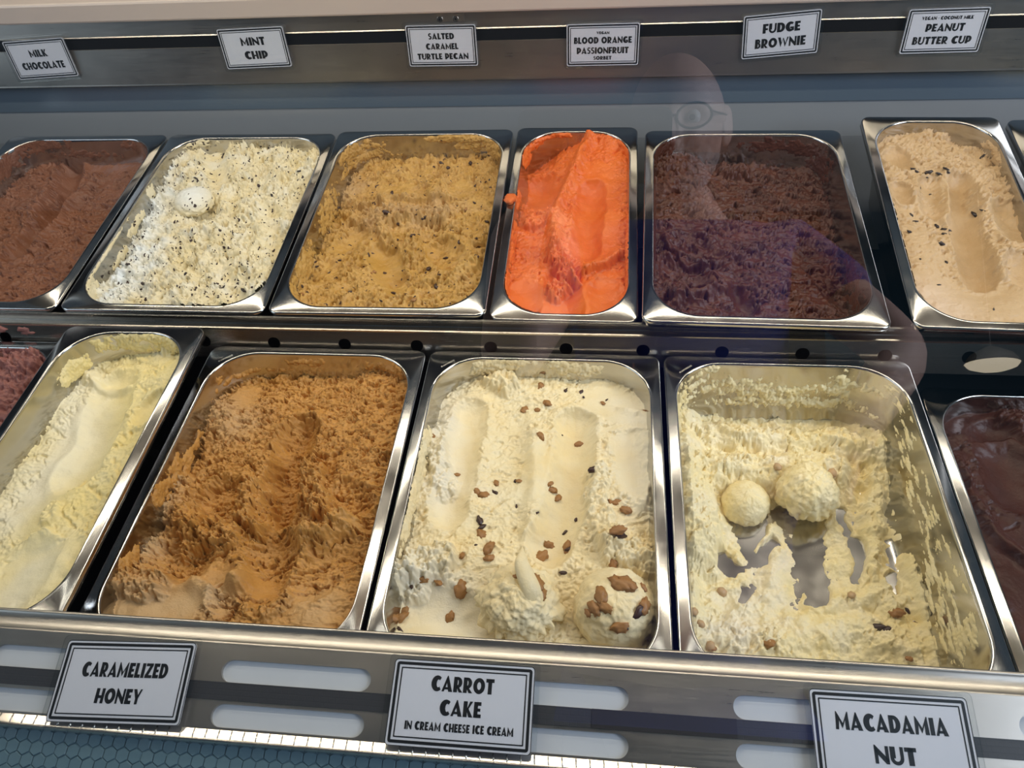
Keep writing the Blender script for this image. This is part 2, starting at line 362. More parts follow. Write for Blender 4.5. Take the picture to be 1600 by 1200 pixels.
# sloping front glass and the canopy it leans on
GA = math.radians(60)
def gl(t, h=0.0): return (-0.150 + t * math.cos(GA) - h * math.sin(GA), -0.030 + t * math.sin(GA) + h * math.cos(GA))
m = MB(); m.poly([(X0, *gl(0)), (X1, *gl(0)), (X1, *gl(.90)), (X0, *gl(.90))]); cpart(m, 'front_glass', M['glass'])
cpart(MB().box((X0, -0.165, -0.060), (X1, -0.140, -0.020)), 'glass_channel', M['case'])
yt, zt = gl(.905)
cpart(MB().box((X0, yt - .02, zt), (X1, 0.84, zt + .03)), 'canopy', M['case'])
for x in (X0 + .01, X1 - .01): cpart(MB().box((x - .01, 0.80, 0.22), (x + .01, 0.83, zt)), 'canopy_post', M['case'])
lm, lnt, lp_ = newmat('led_emitter'); lp_.inputs['Emission Color'].default_value = (1, .92, .78, 1); lp_.inputs['Emission Strength'].default_value = 30.0
ledb = cpart(MB().box((X0 + .05, 0.300, zt - .010), (X1 - .05, 0.330, zt)), 'led_strip', M['white_plastic'])
m = MB()
k = 0
x = X0 + .06
while x < X1 - .06:
    m.box((x, 0.3035, zt - .0112), (x + .005, 0.3085, zt - .0100)); x += .018
cpart(m, 'led_diodes', lm)['kind'] = 'stuff'
# ------------------------------------------------------------------ pans
class Pan:
    def __init__(s, name, w, loc, rot=(0, 0, 0), depth=0.085, r=0.05, ins=0.0115):
        s.w = w; s.a = w / 2 - ins; s.b = 0.18 - ins; s.r = r; s.depth = depth
        s.M = Matrix.Translation(loc) @ (Matrix.Rotation(rot[2], 4, 'Z') @ Matrix.Rotation(rot[1], 4, 'Y') @ Matrix.Rotation(rot[0], 4, 'X')) @ Matrix.Translation((w / 2, 0.18, 0))
        s.Mi = np.array(s.M.inverted()); s.Mn = np.array(s.M)
        d1 = depth - 0.022; th = np.linspace(0, np.pi / 2, 7)
        pi = [0.0] + [0.17 * d for d in np.linspace(0.004, d1, 6)]; pd = [0.0] + list(np.linspace(0.004, d1, 6))
        for t in th[1:]: pi.append(0.17 * d1 + 0.022 * (1 - math.cos(t))); pd.append(d1 + 0.022 * math.sin(t))
        s.pi = np.array(pi); s.pd = np.array(pd)
        s.name = name
    def sdf(s, X, Y):
        qx = np.abs(X) - (s.a - s.r); qy = np.abs(Y) - (s.b - s.r)
        return -(np.hypot(np.maximum(qx, 0), np.maximum(qy, 0)) + np.minimum(np.maximum(qx, qy), 0) - s.r)
    def floor(s, X, Y):
        i = s.sdf(X, Y); return np.where(i < 0, 1.0, -np.interp(i, s.pi, s.pd))
    def at(s, px, py, dz=0.0):
        """photo ray meets the plane dz below the rim, in the pan's own coordinates"""
        o = s.Mi @ np.append(CAM_C, 1); d = s.Mi[:3, :3] @ ray(px, py); t = (-dz - o[2]) / d[2]
        p = o[:3] + d * t; return p[0], p[1]
    def loop(s, off=0.0, n=14):
        """opening outline moved inward by off (points, inward normals)"""
        pts = []; nr = []
        for cx, cy, a0 in ((1, -1, -90), (1, 1, 0), (-1, 1, 90), (-1, -1, 180)):
            for k in range(n + 1):
                t = math.radians(a0 + 90 * k / n)
                pts.append((cx * (s.a - s.r) + math.cos(t) * (s.r - off), cy * (s.b - s.r) + math.sin(t) * (s.r - off)))
        return np.array(pts)
    def build(s, label):
        n = 14; rings = []
        # turned-down lip, flange, rolled inner edge, wall, fillet, floor
        def outer(ww, hh, rr, z):
            pts = []
            for cx, cy, a0 in ((1, -1, -90), (1, 1, 0), (-1, 1, 90), (-1, -1, 180)):
                for k in range(n + 1):
                    t = math.radians(a0 + 90 * k / n); pts.append((cx * (ww - rr) + math.cos(t) * rr, cy * (hh - rr) + math.sin(t) * rr, z))
            rings.append(np.array(pts))
        W2 = s.w / 2; H2 = 0.18
        outer(W2 - 0.0016, H2 - 0.0016, 0.010, -0.008); outer(W2, H2, 0.012, -0.0078); outer(W2, H2, 0.012, -0.0018)
        outer(W2 - 0.0006, H2 - 0.0006, 0.0115, -0.0005); outer(W2 - 0.002, H2 - 0.002, 0.0105, 0.0)
        for off, z in ((-0.0030, 0.0), (-0.0014, 0.0004), (-0.0003, 0.0), (0.0003, -0.0012)):
            p = s.loop(off); rings.append(np.c_[p, np.full(len(p), z)])
        for i, d in zip(s.pi[1:], s.pd[1:]):
            p = s.loop(i); rings.append(np.c_[p, np.full(len(p), -d)])
        m = len(rings[0]); V = np.concatenate(rings); F = []
        for k in range(len(rings) - 1):
            for i in range(m):
                j = (i + 1) % m; F.append((k * m + i, k * m + j, (k + 1) * m + j, (k + 1) * m + i))
        me = bpy.data.meshes.new('gelato_pan'); me.from_pydata(V.tolist(), [], F + [tuple((len(rings) - 1) * m + i for i in range(m))]); me.update()
        me.polygons.foreach_set('use_smooth', [True] * len(me.polygons))
        o = link('gelato_pan', me, M['pan']); o.matrix_world = s.M
        tag(o, label, 'pan', 'gelato pans in the case')
        s.obj = o; return o

PANS = {}
def pan(key, *a, label='', **k):
    PANS[key] = Pan(key, *a, **k); PANS[key].build(label)
pan('strawberry', .25, (-.418, .0, .0), label='steel gelato pan of pink ice cream at the front row left edge')
pan('vanilla', .165, (-.157, -.003, .030), (0, 0, .012), depth=.11, label='narrow raised steel gelato pan of pale yellow vanilla ice cream')
pan('honey', .25, (0, 0, 0), label='wide steel gelato pan of caramel-brown honey ice cream in front row')
pan('carrot', .25, (.254, 0, 0), label='wide steel gelato pan of cream carrot cake ice cream with two scoops')
pan('macadamia', .25, (.508, 0, 0), label='wide nearly emptied steel gelato pan with bare floor showing')
pan('darkchoc', .25, (.780, 0, -.040), label='sunken steel gelato pan of dark chocolate at front row right edge')
pan('milk', .25, (-.444, .3848, .0287), (.0534, 0, 0), label='wide steel gelato pan of milk chocolate ice cream at back row left')
pan('mint', .25, (-.190, .3848, .0287), (.0534, .003, 0), label='wide steel gelato pan full of speckled mint chip ice cream')
pan('caramel', .25, (.0644, .3848, .0288), (.059, -.004, 0), label='wide steel gelato pan of golden caramel pecan ice cream')
pan('orange', .165, (.3165, .3906, .0188), (.0869, 0, -.008), depth=.11, label='narrow steel gelato pan of bright orange sorbet')
pan('fudge', .25, (.4835, .3717, .0375), (.0456, -.0097, -.0286), label='wide steel gelato pan of dark fudge brownie ice cream')
pan('peanut', .165, (.7548, .3688, .0386), (.0952, 0, -.0296), depth=.11, label='narrow raised steel gelato pan of tan peanut butter ice cream')
pan('far', .165, (.945, .385, .030), (.075, 0, -.02), depth=.11, label='steel gelato pan cut off by the right edge in back row')
# ------------------------------------------------------------------ ice cream
class Field:
    """height field of one ice cream in its pan; feature points are given as photo pixels and turned into pan coordinates"""
    def __init__(s, pan, lev, res):
        s.p = pan; s.lev = lev
        nx = int(2 * pan.a / res) + 3; ny = int(2 * pan.b / res) + 3
        s.X, s.Y = np.meshgrid(np.linspace(-pan.a - res, pan.a + res, nx).astype(np.float32), np.linspace(-pan.b - res, pan.b + res, ny).astype(np.float32))
        s.H = np.full(s.X.shape, -lev, np.float32); s.S = np.zeros(s.X.shape, np.float32); s.tone = np.zeros(s.X.shape, np.float32)
        s.i = pan.sdf(s.X, s.Y)
    def q(s, pts): return [s.p.at(px, py, s.lev) for px, py in pts]
    def dist(s, pts, warp=0.0, seed=0):
        pts = s.q(pts); X, Y = s.X, s.Y
        if warp:
            X = X + warp * fbm(s.X * 45, s.Y * 45, 3, seed + 50); Y = Y + warp * fbm(s.X * 45, s.Y * 45, 3, seed + 60)
        if len(pts) == 1: return np.hypot(X - pts[0][0], Y - pts[0][1])
        D = np.full(s.X.shape, 9.0, np.float32)
        for (ax, ay), (bx, by) in zip(pts[:-1], pts[1:]):
            dx, dy = bx - ax, by - ay; t = np.clip(((X - ax) * dx + (Y - ay) * dy) / (dx * dx + dy * dy + 1e-12), 0, 1)
            D = np.minimum(D, np.hypot(X - ax - t * dx, Y - ay - t * dy))
        return D
    def base(s, pts):
        """smooth surface through (px, py, depth below rim)"""
        w = 0; h = 0
        for px, py, d in pts:
            x, y = s.p.at(px, py, d); k = 1 / (((s.X - x) ** 2 + (s.Y - y) ** 2) + 4e-4) ** 1.6; w = w + k; h = h - d * k
        s.H = (h / w).astype(np.float32)
    def trough(s, pts, w, d, lip=0.0, smooth=0.9, warp=0.003, seed=0):
        D = s.dist(pts, warp, seed); f = np.clip(1 - (D / w) ** 2, 0, 1)
        s.H -= 1.35 * d * f; s.S = np.maximum(s.S, smooth * sstep(0, .5, f))
        if lip: s.H += lip * np.exp(-((D - w * 1.08) / (w * .22)) ** 2)
    def ridge(s, pts, w, h, warp=0.004, seed=0, rough=0.0):
        D = s.dist(pts, warp, seed); f = np.exp(-(D / w) ** 2); s.H += 1.3 * h * f
        if rough: s.S = s.S * (1 - np.clip(f * rough, 0, 1))
    def lump(s, pts, w, h, seed=0, scale=150, amp=.6):
        """torn crumbly clod with steep broken sides"""
        D = s.dist(pts, .004, seed); f = 1 - D / w
        n = fbm(s.X * scale, s.Y * scale, 4, seed + 5)
        g = sstep(-.05, .50, f + .28 * n); s.H += 1.25 * h * g * (1 - amp * .5 + amp * .5 * n + amp * .25 * n2(s.X * scale * 3, s.Y * scale * 3, seed))
        s.S = s.S * (1 - g * .9)
    def edge(s, pts, w, h, side, seed=0):
        """a scraped step: sharp on one side, fading on the other (side = +1 or -1 along the normal of the line)"""
        P = s.q(pts); D = np.full(s.X.shape, 9.0, np.float32); SG = np.zeros(s.X.shape, np.float32)
        wx = s.X + .003 * fbm(s.X * 60, s.Y * 60, 3, seed); wy = s.Y + .003 * fbm(s.X * 60, s.Y * 60, 3, seed + 4)
        for (ax, ay), (bx, by) in zip(P[:-1], P[1:]):
            dx, dy = bx - ax, by - ay; t = np.clip(((wx - ax) * dx + (wy - ay) * dy) / (dx * dx + dy * dy + 1e-12), 0, 1)
            d = np.hypot(wx - ax - t * dx, wy - ay - t * dy); sg = np.sign((wx - ax) * dy - (wy - ay) * dx) * side
            k = d < D; D = np.where(k, d, D); SG = np.where(k, sg, SG)
        s.H += 1.45 * h * np.where(SG > 0, np.exp(-(D / w) ** 2), np.exp(-(D / (w * .16)) ** 2))
    def mask(s, pts, w, seed=0, warp=.006): return np.exp(-(s.dist(pts, warp, seed) / w) ** 2)
    def smooth(s, pts, w, v=1.0, seed=0): s.S = np.maximum(s.S, v * sstep(.15, .6, s.mask(pts, w, seed)))
    def shag(s, amp, ang=0.0, sx=70, sy=210, seed=0, thr=0.05, mask=None):
        """short torn cracks lying across the scooping direction"""
        c, n = math.cos(ang), math.sin(ang); U = s.X * c + s.Y * n; V = -s.X * n + s.Y * c
        wx = .010 * fbm(s.X * 30, s.Y * 30, 3, seed + 11); wy = .007 * fbm(s.X * 40, s.Y * 40, 3, seed + 12)
        a = n2((U + wx) * sx, (V + wy) * sy, seed) + .55 * n2((U + wx) * sx * 2.1, (V + wy) * sy * 2.0, seed + 1) + .25 * n2((U + wx) * sx * 4.3, (V + wy) * sy * 4, seed + 2)
        # saw-tooth flakes: slow rise, sudden drop
        pit = sstep(thr + .22, thr + .46, a); d = (-pit * 1.25 + .22 * a)
        k = (1 - s.S) if mask is None else (1 - s.S) * mask
        s.H += (amp * d * k).astype(np.float32)
    def torn(s, amp, freq=130, ang=0.0, seed=0, warp=1.6, scale=38, mask=None):
        """broken ledges: each rises suddenly towards the back and slopes away behind, as a spade leaves them"""
        c, n = math.cos(ang), math.sin(ang); V = -s.X * n + s.Y * c; U = s.X * c + s.Y * n
        ph = V * freq + warp * fbm(U * scale, V * scale, 4, seed) + .35 * n2(U * scale * 5, V * scale * 5, seed + 7)
        fr_ = ph - np.floor(ph); saw = np.where(fr_ < .14, fr_ / .14, (1 - fr_) / .86)
        k = np.clip(fbm(U * scale * .9, V * scale * 1.6, 3, seed + 9) * 1.1 + .45, 0, 1.3) * ((1 - s.S) if mask is None else (1 - s.S) * mask)
        s.H += (amp * (saw - .4) * k).astype(np.float32)
    def crumb(s, amp, scale=130, seed=0, mask=None, oct=4):
        n = np.abs(fbm(s.X * scale, s.Y * scale, oct, seed)); m = fbm(s.X * scale * .35, s.Y * scale * .35, 3, seed + 3)
        d = (.5 - 1.6 * n) * (.6 + .8 * m) + .5 * m
        k = (1 - s.S) if mask is None else (1 - s.S) * mask
        s.H += (amp * d * k).astype(np.float32)
    def swell(s, amp, scale=22, seed=0): s.H += (amp * fbm(s.X * scale, s.Y * scale, 3, seed)).astype(np.float32)
    def rim(s, amp=.004, w=.012, seed=0, scale=60):
        """uneven contact with the wall"""
        s.H += (amp * np.exp(-np.maximum(s.i, 0) / w) * (fbm(s.X * scale, s.Y * scale, 4, seed) * 1.6)).astype(np.float32)
    def z(s, x, y):
        j = (x - s.X[0, 0]) / (s.X[0, 1] - s.X[0, 0]); i = (y - s.Y[0, 0]) / (s.Y[1, 0] - s.Y[0, 0])
        i = int(np.clip(round(float(i)), 0, s.H.shape[0] - 1)); j = int(np.clip(round(float(j)), 0, s.H.shape[1] - 1)); return max(float(s.H[i, j]), float(s.p.floor(np.float32(x), np.float32(y))) if s.p.sdf(np.float32(x), np.float32(y)) > .002 else -.02)
    def build(s, label, mat, cap=None, name='ice_cream', group='ice creams in the pans'):
        fl = s.p.floor(s.X, s.Y)
        H = s.H if cap is None else np.minimum(s.H, cap)
        H = np.minimum(H, np.where(s.i < .004, .004 + s.i, .03))
        ok = H > fl - .0008; ny, nx = H.shape
        # vertices under the floor or outside the opening follow the pan just behind its surface
        Z = np.where(s.i < 0, H, np.maximum(H, fl - .0012))
        idx = np.arange(ny * nx).reshape(ny, nx)
        F = np.stack([idx[:-1, :-1], idx[:-1, 1:], idx[1:, 1:], idx[1:, :-1]], -1).reshape(-1, 4)
        keep = ok.ravel()[F].any(1); F = F[keep]
        used = np.unique(F); rem = np.full(ny * nx, -1); rem[used] = np.arange(len(used))
        V = np.stack([s.X.ravel(), s.Y.ravel(), Z.ravel()], 1)[used]
        me = mesh_np(name, V, rem[F])
        at = me.attributes.new('tone', 'FLOAT', 'POINT'); at.data.foreach_set('value', np.clip(s.tone.ravel()[used], 0, 1).astype(np.float32))
        o = link(name, me, mat); o.matrix_world = s.p.M; tag(o, label, 'ice cream', group)
        s.obj = o; s.H = H; return o
    def smear(s, blobs, mat, seed=0, noise=1.0, ns=90, nd=110, res=.0009, tmax=.0022, rag=.9, name='smear', bias=.25):
        """thin ragged film stuck to the pan wall; blobs = (px, py, depth at that pixel, half length along wall, half height, strength)"""
        p = s.p; per = []
        L = p.loop(0.0, 60); n = len(L); L2 = np.roll(L, -1, 0); seg = np.hypot(*(L2 - L).T); cum = np.concatenate([[0], np.cumsum(seg)]); tot = cum[-1]
        ss = np.arange(0, tot, res); k = np.clip(np.searchsorted(cum, ss, 'right') - 1, 0, n - 1); t = (ss - cum[k]) / np.maximum(seg[k], 1e-9)
        P = L[k] * (1 - t)[:, None] + L2[k] * t[:, None]
        tg = L2[k] - L[k]; tg /= np.maximum(np.linalg.norm(tg, axis=1), 1e-9)[:, None]; N = np.stack([-tg[:, 1], tg[:, 0]], 1)
        dd = np.arange(.0005, p.depth - .024, res * 1.1)
        SS, DD = np.meshgrid(ss, dd); T = np.full(SS.shape, -1.0, np.float32)
        for px, py, d0, rs, rd, st in blobs:
            x, y = p.at(px, py, d0); j = np.argmin(np.hypot(P[:, 0] - x, P[:, 1] - y)); ds = np.abs(SS - ss[j]); ds = np.minimum(ds, tot - ds)
            T = np.maximum(T, st * (1 - (ds / rs) ** 2 - ((DD - d0) / rd) ** 2))
        nz = fbm(SS * ns, DD * nd, 4, seed, .6); T = T + noise * (nz - bias) * rag
        T = np.minimum(T, (DD - .0003) * 900)
        keepv = T > 0; th = np.clip(T, 0, 1) ** .6 * tmax * (1 + .5 * n2(SS * 400, DD * 400, seed))
        ins = np.interp(DD, p.pd, p.pi) + np.where(keepv, th, -.0004)
        XY = P[None] + N[None] * ins[..., None]; V = np.concatenate([XY, -DD[..., None]], -1).reshape(-1, 3)
        ny, nx = SS.shape; idx = np.arange(ny * nx).reshape(ny, nx); nxt = np.roll(idx, -1, 1)
        F = np.stack([idx[:-1], nxt[:-1], nxt[1:], idx[1:]], -1).reshape(-1, 4); F = F[keepv.ravel()[F].any(1)]
        if not len(F): return
        used = np.unique(F); rem = np.full(ny * nx, -1); rem[used] = np.arange(len(used))
        o = link(name, mesh_np(name, V[used], rem[F]), mat, s.obj); o['kind'] = 'stuff'; return o
# chunks: a few irregular pieces whose mesh data is shared
def rock(name, seed, sx=1, sy=1, sz=1, sub=2, rough=.35):
    import bmesh
    bm = bmesh.new(); bmesh.ops.create_icosphere(bm, subdivisions=sub, radius=1.0)
    P = np.array([v.co[:] for v in bm.verts]); n = n3(P * 1.6, seed) + .6 * n3(P * 3.7, seed + 1) + (.4 * n3(P * 8, seed + 2) if sub > 2 else 0)
    for v, k in zip(bm.verts, n): v.co = Vector((v.co.x * sx, v.co.y * sy, v.co.z * sz)) * (1 + rough * float(k))
    me = bpy.data.meshes.new(name); bm.to_mesh(me); bm.free(); me.polygons.foreach_set('use_smooth', [True] * len(me.polygons)); return me
NUT = plain('toasted_nut', (0.34, 0.165, 0.05), 0.5, noise=0.75, scale=420)
DNUT = plain('dark_nut_skin', (0.05, 0.022, 0.012), 0.4, noise=0.4, scale=200)
FLK = plain('chocolate_flake', (0.022, 0.012, 0.010), 0.35, noise=0.2)
PNUT = plain('pale_nut', (0.50, 0.33, 0.16), 0.45, noise=0.25, scale=150)
def variants(name, mat, n, **k):
    out = []
    for i in range(n):
        me = rock(name, i * 7 + len(name), **k); me.materials.append(mat); out.append(me)
    return out
CH = {'walnut': variants('walnut_piece', NUT, 6, sx=1.1, sy=.7, sz=.45, sub=3, rough=.42), 'dark': variants('dark_nut_piece', DNUT, 3, sx=1, sy=.5, sz=.45, rough=.45),
      'flake': variants('chocolate_flake', FLK, 5, sx=1, sy=.42, sz=.22, sub=1, rough=.5), 'pale': variants('macadamia_piece', PNUT, 2, sx=1, sy=.85, sz=.7, rough=.25)}
def chunk(F, kind, px, py, size, rng, lift=.25, dz=None):
    x, y = F.p.at(px, py, F.lev if dz is None else dz)
    for _ in range(3): x, y = F.p.at(px, py, -F.z(x, y))
    ms = CH[kind]; me = ms[rng.randrange(len(ms))]
    o = bpy.data.objects.new(me.name.split('.')[0], me); COL.objects.link(o); o.parent = F.obj
    o.location = (x, y, F.z(x, y) + lift * size); o.rotation_euler = (rng.uniform(-.5, .5), rng.uniform(-.5, .5), rng.uniform(0, 6.28)); o.scale = (size, size, size)
    return o
def ball(label, F, px, py, r, mat, seed, sq=.85, rough=.10, lift=.45, name='ice_cream_scoop', skirt=.2, res=72):
    """a rounded scoop resting in the ice cream, ragged round its skirt"""
    x, y = F.p.at(px, py, F.lev)
    for _ in range(3): x, y = F.p.at(px, py, -F.z(x, y) - r * lift)
    th = np.linspace(0, np.pi, res); ph = np.linspace(0, 2 * np.pi, res * 2, endpoint=False)
    TH, PH = np.meshgrid(th, ph, indexing='ij')
    P = np.stack([np.sin(TH) * np.cos(PH), np.sin(TH) * np.sin(PH), np.cos(TH)], -1).reshape(-1, 3)
    n = n3(P * 2.2, seed) * .9 + n3(P * 5, seed + 1) * .55 + n3(P * 11, seed + 2) * .35 + n3(P * 22, seed + 3) * .22
    sk = np.exp(-((P[:, 2] + .25) / .28) ** 2) * skirt * (n3(P * np.array([6, 6, 3]), seed + 4) + .6)
    R = r * (1 + rough * n + sk); V = P * R[:, None]; V[:, 2] *= sq
    a, b = TH.shape; idx = np.arange(a * b).reshape(a, b); nx = np.roll(idx, -1, 1)
    me = mesh_np(name, V, np.stack([idx[:-1], idx[1:], nx[1:], nx[:-1]], -1).reshape(-1, 4))
    o = link(name, me, mat); o.matrix_world = F.p.M @ Matrix.Translation((x, y, F.z(x, y) + r * lift)); tag(o, label, 'scoop', 'loose scoops on the ice creams')
    o['_c'] = 0; del o['_c']
    o2 = (x, y, F.z(x, y) + r * lift, V, P); return o, o2
def on_ball(o, info, kind, dirv, size, rng):
    V, P = info[3], info[4]; d = np.array(dirv, float); d /= np.linalg.norm(d); k = int(np.argmax(P @ d))
    ms = CH[kind]; me = ms[rng.randrange(len(ms))]; c = bpy.data.objects.new(me.name.split('.')[0], me); COL.objects.link(c); c.parent = o
    c.location = V[k] * 1.0; c.rotation_euler = Vector(d).to_track_quat('Z', 'Y').to_euler(); c.scale = (size, size, size)
RB, RF = .0011, .00078
I = {}
I['milk'] = cream('milk_chocolate_cream', (.165, .062, .030), (.225, .090, .046), .42, .5, 380)
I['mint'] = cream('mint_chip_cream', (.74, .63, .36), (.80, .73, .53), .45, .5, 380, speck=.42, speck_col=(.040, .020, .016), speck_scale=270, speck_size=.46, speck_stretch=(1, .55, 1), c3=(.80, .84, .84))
I['caramel'] = cream('caramel_pecan_cream', (.46, .255, .052), (.58, .35, .10), .42, .5, 380, speck=.20, speck_col=(.075, .032, .014), speck_scale=230, speck_size=.42, speck_stretch=(.7, 1, 1), c3=(.50, .34, .20))
I['orange'] = cream('orange_sorbet', (.68, .130, .020), (.75, .175, .032), .40, .4, 380, c3=(.88, .30, .14))
I['fudge'] = cream('fudge_cream', (.054, .0135, .006), (.090, .0255, .011), .42, .5, 240, spec=.35)
I['peanut'] = cream('peanut_butter_cream', (.50, .335, .165), (.58, .41, .23), .42, .4, 380, c3=(.66, .50, .35))
I['strawberry'] = cream('strawberry_cream', (.27, .105, .090), (.36, .16, .14), .42, .5, 380)
I['vanilla'] = cream('vanilla_cream', (.86, .71, .30), (.87, .76, .42), .40, .35, 420, c3=(.88, .87, .76))
I['honey'] = cream('honey_cream', (.50, .235, .045), (.60, .31, .080), .42, .45, 480, c3=(.62, .44, .24))
I['carrot'] = cream('cream_cheese_cream', (.86, .70, .38), (.87, .77, .51), .36, .35, 420, c3=(.84, .80, .68))
I['macadamia'] = cream('macadamia_cream', (.88, .73, .36), (.89, .79, .50), .36, .45, 420, c3=(.87, .80, .64))
I['darkchoc'] = cream('dark_chocolate_cream', (.042, .0115, .006), (.065, .019, .010), .40, .3, 300, spec=.25)

# milk chocolate: smooth scraped lane between two torn shoulders
F = Field(PANS['milk'], .036, RB)
F.base([(40, 270, .036), (150, 258, .040), (215, 262, .036), (110, 300, .044), (20, 340, .036), (60, 450, .030), (150, 400, .028), (10, 470, .026)])
F.trough([(110, 262), (75, 345), (28, 400)], .021, .012, .003, 1.0)
F.ridge([(150, 278), (108, 318), (66, 390)], .010, .008); F.smooth([(140, 284), (66, 385)], .008, .6); F.smooth([(110, 258), (240, 258)], .016)
F.lump([(75, 298), (55, 330), (45, 350)], .014, .008, 3); F.edge([(12, 410), (30, 402), (42, 398)], .008, .004, 1)
F.torn(.0050, 110, .1, 2, 2.); F.shag(.0075, 0, 50, 170, 1, .1); F.crumb(.0020, 120, 4); F.rim(.003); F.swell(.002, 30, 8)
F.build('reddish-brown milk chocolate ice cream with a smooth scraped lane', I['milk'])
F.smear([(15, 260, .012, .05, .016, .8), (60, 225, .008, .06, .012, .7), (205, 228, .010, .02, .008, .55), (130, 245, .022, .06, .006, .5)], I['milk'], 2, tmax=.0012)

# mint chip: nearly full, feathery, with a domed scoop mark
F = Field(PANS['mint'], .010, RB)
F.base([(250, 300, .024), (215, 350, .032), (170, 430, .034), (150, 462, .018), (250, 400, .014), (320, 330, .012), (330, 240, .014), (290, 225, .012), (460, 230, .016), (490, 260, .008), (420, 330, .006), (400, 440, .004), (280, 465, .004), (330, 400, .008)])
F.trough([(308, 331)], .036, .014, .004, .1); F.ridge([(250, 290), (240, 340), (190, 420)], .010, .005); F.trough([(330, 225), (340, 280)], .018, .006)
F.trough([(430, 400), (420, 330)], .016, .005, .001, .4); F.trough([(370, 470), (350, 420)], .016, .004, .001, .4)
F.torn(.0055, 110, .6, 20, 2.5, 60); F.shag(.0065, .5, 80, 140, 21, .1); F.crumb(.0110, 70, 22); F.crumb(.0050, 180, 23); F.rim(.004, .010, 24); F.swell(.004, 26, 25)
F.tone = np.clip(F.mask([(250, 250), (195, 430), (150, 470)], .035) * .8 + .55 * fbm(F.X * 40, F.Y * 40, 3, 5), 0, 1)
F.build('pale cream mint chip ice cream flecked with dark chocolate', I['mint'])
F.smear([(235, 300, .012, .012, .010, 1.0), (212, 350, .018, .030, .007, .9), (185, 400, .024, .030, .006, .8), (135, 462, .012, .03, .014, 1.0), (150, 420, .004, .10, .0025, .7), (310, 222, .006, .03, .006, .8)], I['mint'], 5, tmax=.002)
rg = random.Random(4)
for px, py, sz in [(283, 238, .0042), (330, 235, .003), (349, 241, .004), (200, 413, .0045), (212, 402, .003), (227, 450, .0045), (280, 460, .0042), (300, 462, .003), (325, 450, .0035), (382, 455, .0055), (372, 462, .003), (293, 435, .0035), (253, 386, .0035), (240, 380, .003), (396, 258, .003), (470, 270, .0045), (395, 285, .003), (424, 303, .003), (366, 369, .003), (380, 388, .004), (413, 349, .0025), (290, 300, .003), (307, 280, .003), (150, 468, .004), (165, 440, .003), (330, 272, .003), (445, 262, .0035), (460, 300, .003), (350, 448, .0028), (190, 445, .003)]:
    chunk(F, 'flake', px, py, sz * 1.25, rg, .1)
o, inf = ball('white-topped scoop pressed into the mint chip ice cream', F, 311, 330, .0265, I['mint'], 3, .58, .06, .02, skirt=.10)
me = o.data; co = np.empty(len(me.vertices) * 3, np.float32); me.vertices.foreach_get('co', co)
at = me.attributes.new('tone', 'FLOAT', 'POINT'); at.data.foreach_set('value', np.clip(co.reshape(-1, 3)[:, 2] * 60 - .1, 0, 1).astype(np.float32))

# caramel pecan: rough clods across the middle, scraped front
F = Field(PANS['caramel'], .036, RB)
F.base([(545, 255, .040), (640, 250, .036), (770, 250, .032), (535, 330, .044), (500, 420, .036), (470, 470, .020), (640, 330, .030), (760, 340, .018), (640, 420, .034), (610, 470, .018), (730, 440, .014), (740, 480, .008)])
F.trough([(610, 440), (600, 400)], .022, .008, .002, .9); F.trough([(625, 470), (618, 445)], .016, .004, 0, .9); F.trough([(715, 425), (690, 400)], .022, .008, .003, .6)
F.trough([(560, 370), (540, 385)], .018, .006, .001, .8)
F.lump([(560, 340), (600, 348), (660, 345), (690, 350)], .018, .012, 31); F.lump([(600, 365), (610, 385)], .012, .011, 32); F.lump([(650, 380), (645, 410)], .013, .010, 33); F.lump([(680, 290), (690, 320)], .016, .006, 34)
F.edge([(560, 322), (620, 318), (700, 322)], .012, .006, -1); F.edge([(670, 455), (715, 450), (750, 425)], .010, .006, 1)
F.smooth([(560, 290), (640, 300)], .014, .7); F.smooth([(720, 300), (760, 340)], .016, .6); F.smooth([(530, 400), (500, 450)], .014, .6); F.torn(.0055, 100, .05, 38, 2.2, 42); F.shag(.0065, .05, 55, 150, 35); F.crumb(.0080, 75, 36); F.crumb(.0022, 190, 39); F.rim(.004); F.swell(.003, 28, 37)
F.tone = np.clip(F.mask([(580, 345), (690, 345)], .03) * .4 + F.mask([(540, 290)], .03) * .5 + .2 * fbm(F.X * 50, F.Y * 50, 3, 9), 0, 1)
F.build('golden caramel turtle pecan ice cream with rough clods and dark bits', I['caramel'])
F.smear([(545, 232, .012, .05, .010, .7), (720, 215, .006, .055, .007, 1.2), (785, 225, .012, .02, .016, 1.1), (735, 235, .016, .03, .010, .7), (510, 330, .022, .05, .02, .55), (470, 420, .018, .05, .018, .75), (455, 465, .012, .03, .012, 1.0), (560, 245, .026, .06, .008, .7)], I['caramel'], 6, tmax=.003)
for k in range(46):
    px, py = rg.uniform(470, 780), rg.uniform(262, 478)
    if px < 545 - (py - 262) * .38 or px > 795 - (py - 262) * .16: continue
    chunk(F, rg.choice(['dark', 'dark', 'walnut']), px, py, rg.uniform(.0020, .0038), rg, .1)
for px, py, sz in [(613, 305, .005), (605, 336, .006), (620, 338, .005), (565, 320, .005), (565, 452, .005), (680, 440, .006), (670, 420, .005), (700, 262, .005), (690, 255, .004), (735, 255, .005), (645, 370, .004)]:
    chunk(F, 'dark', px, py, sz, rg, .1)

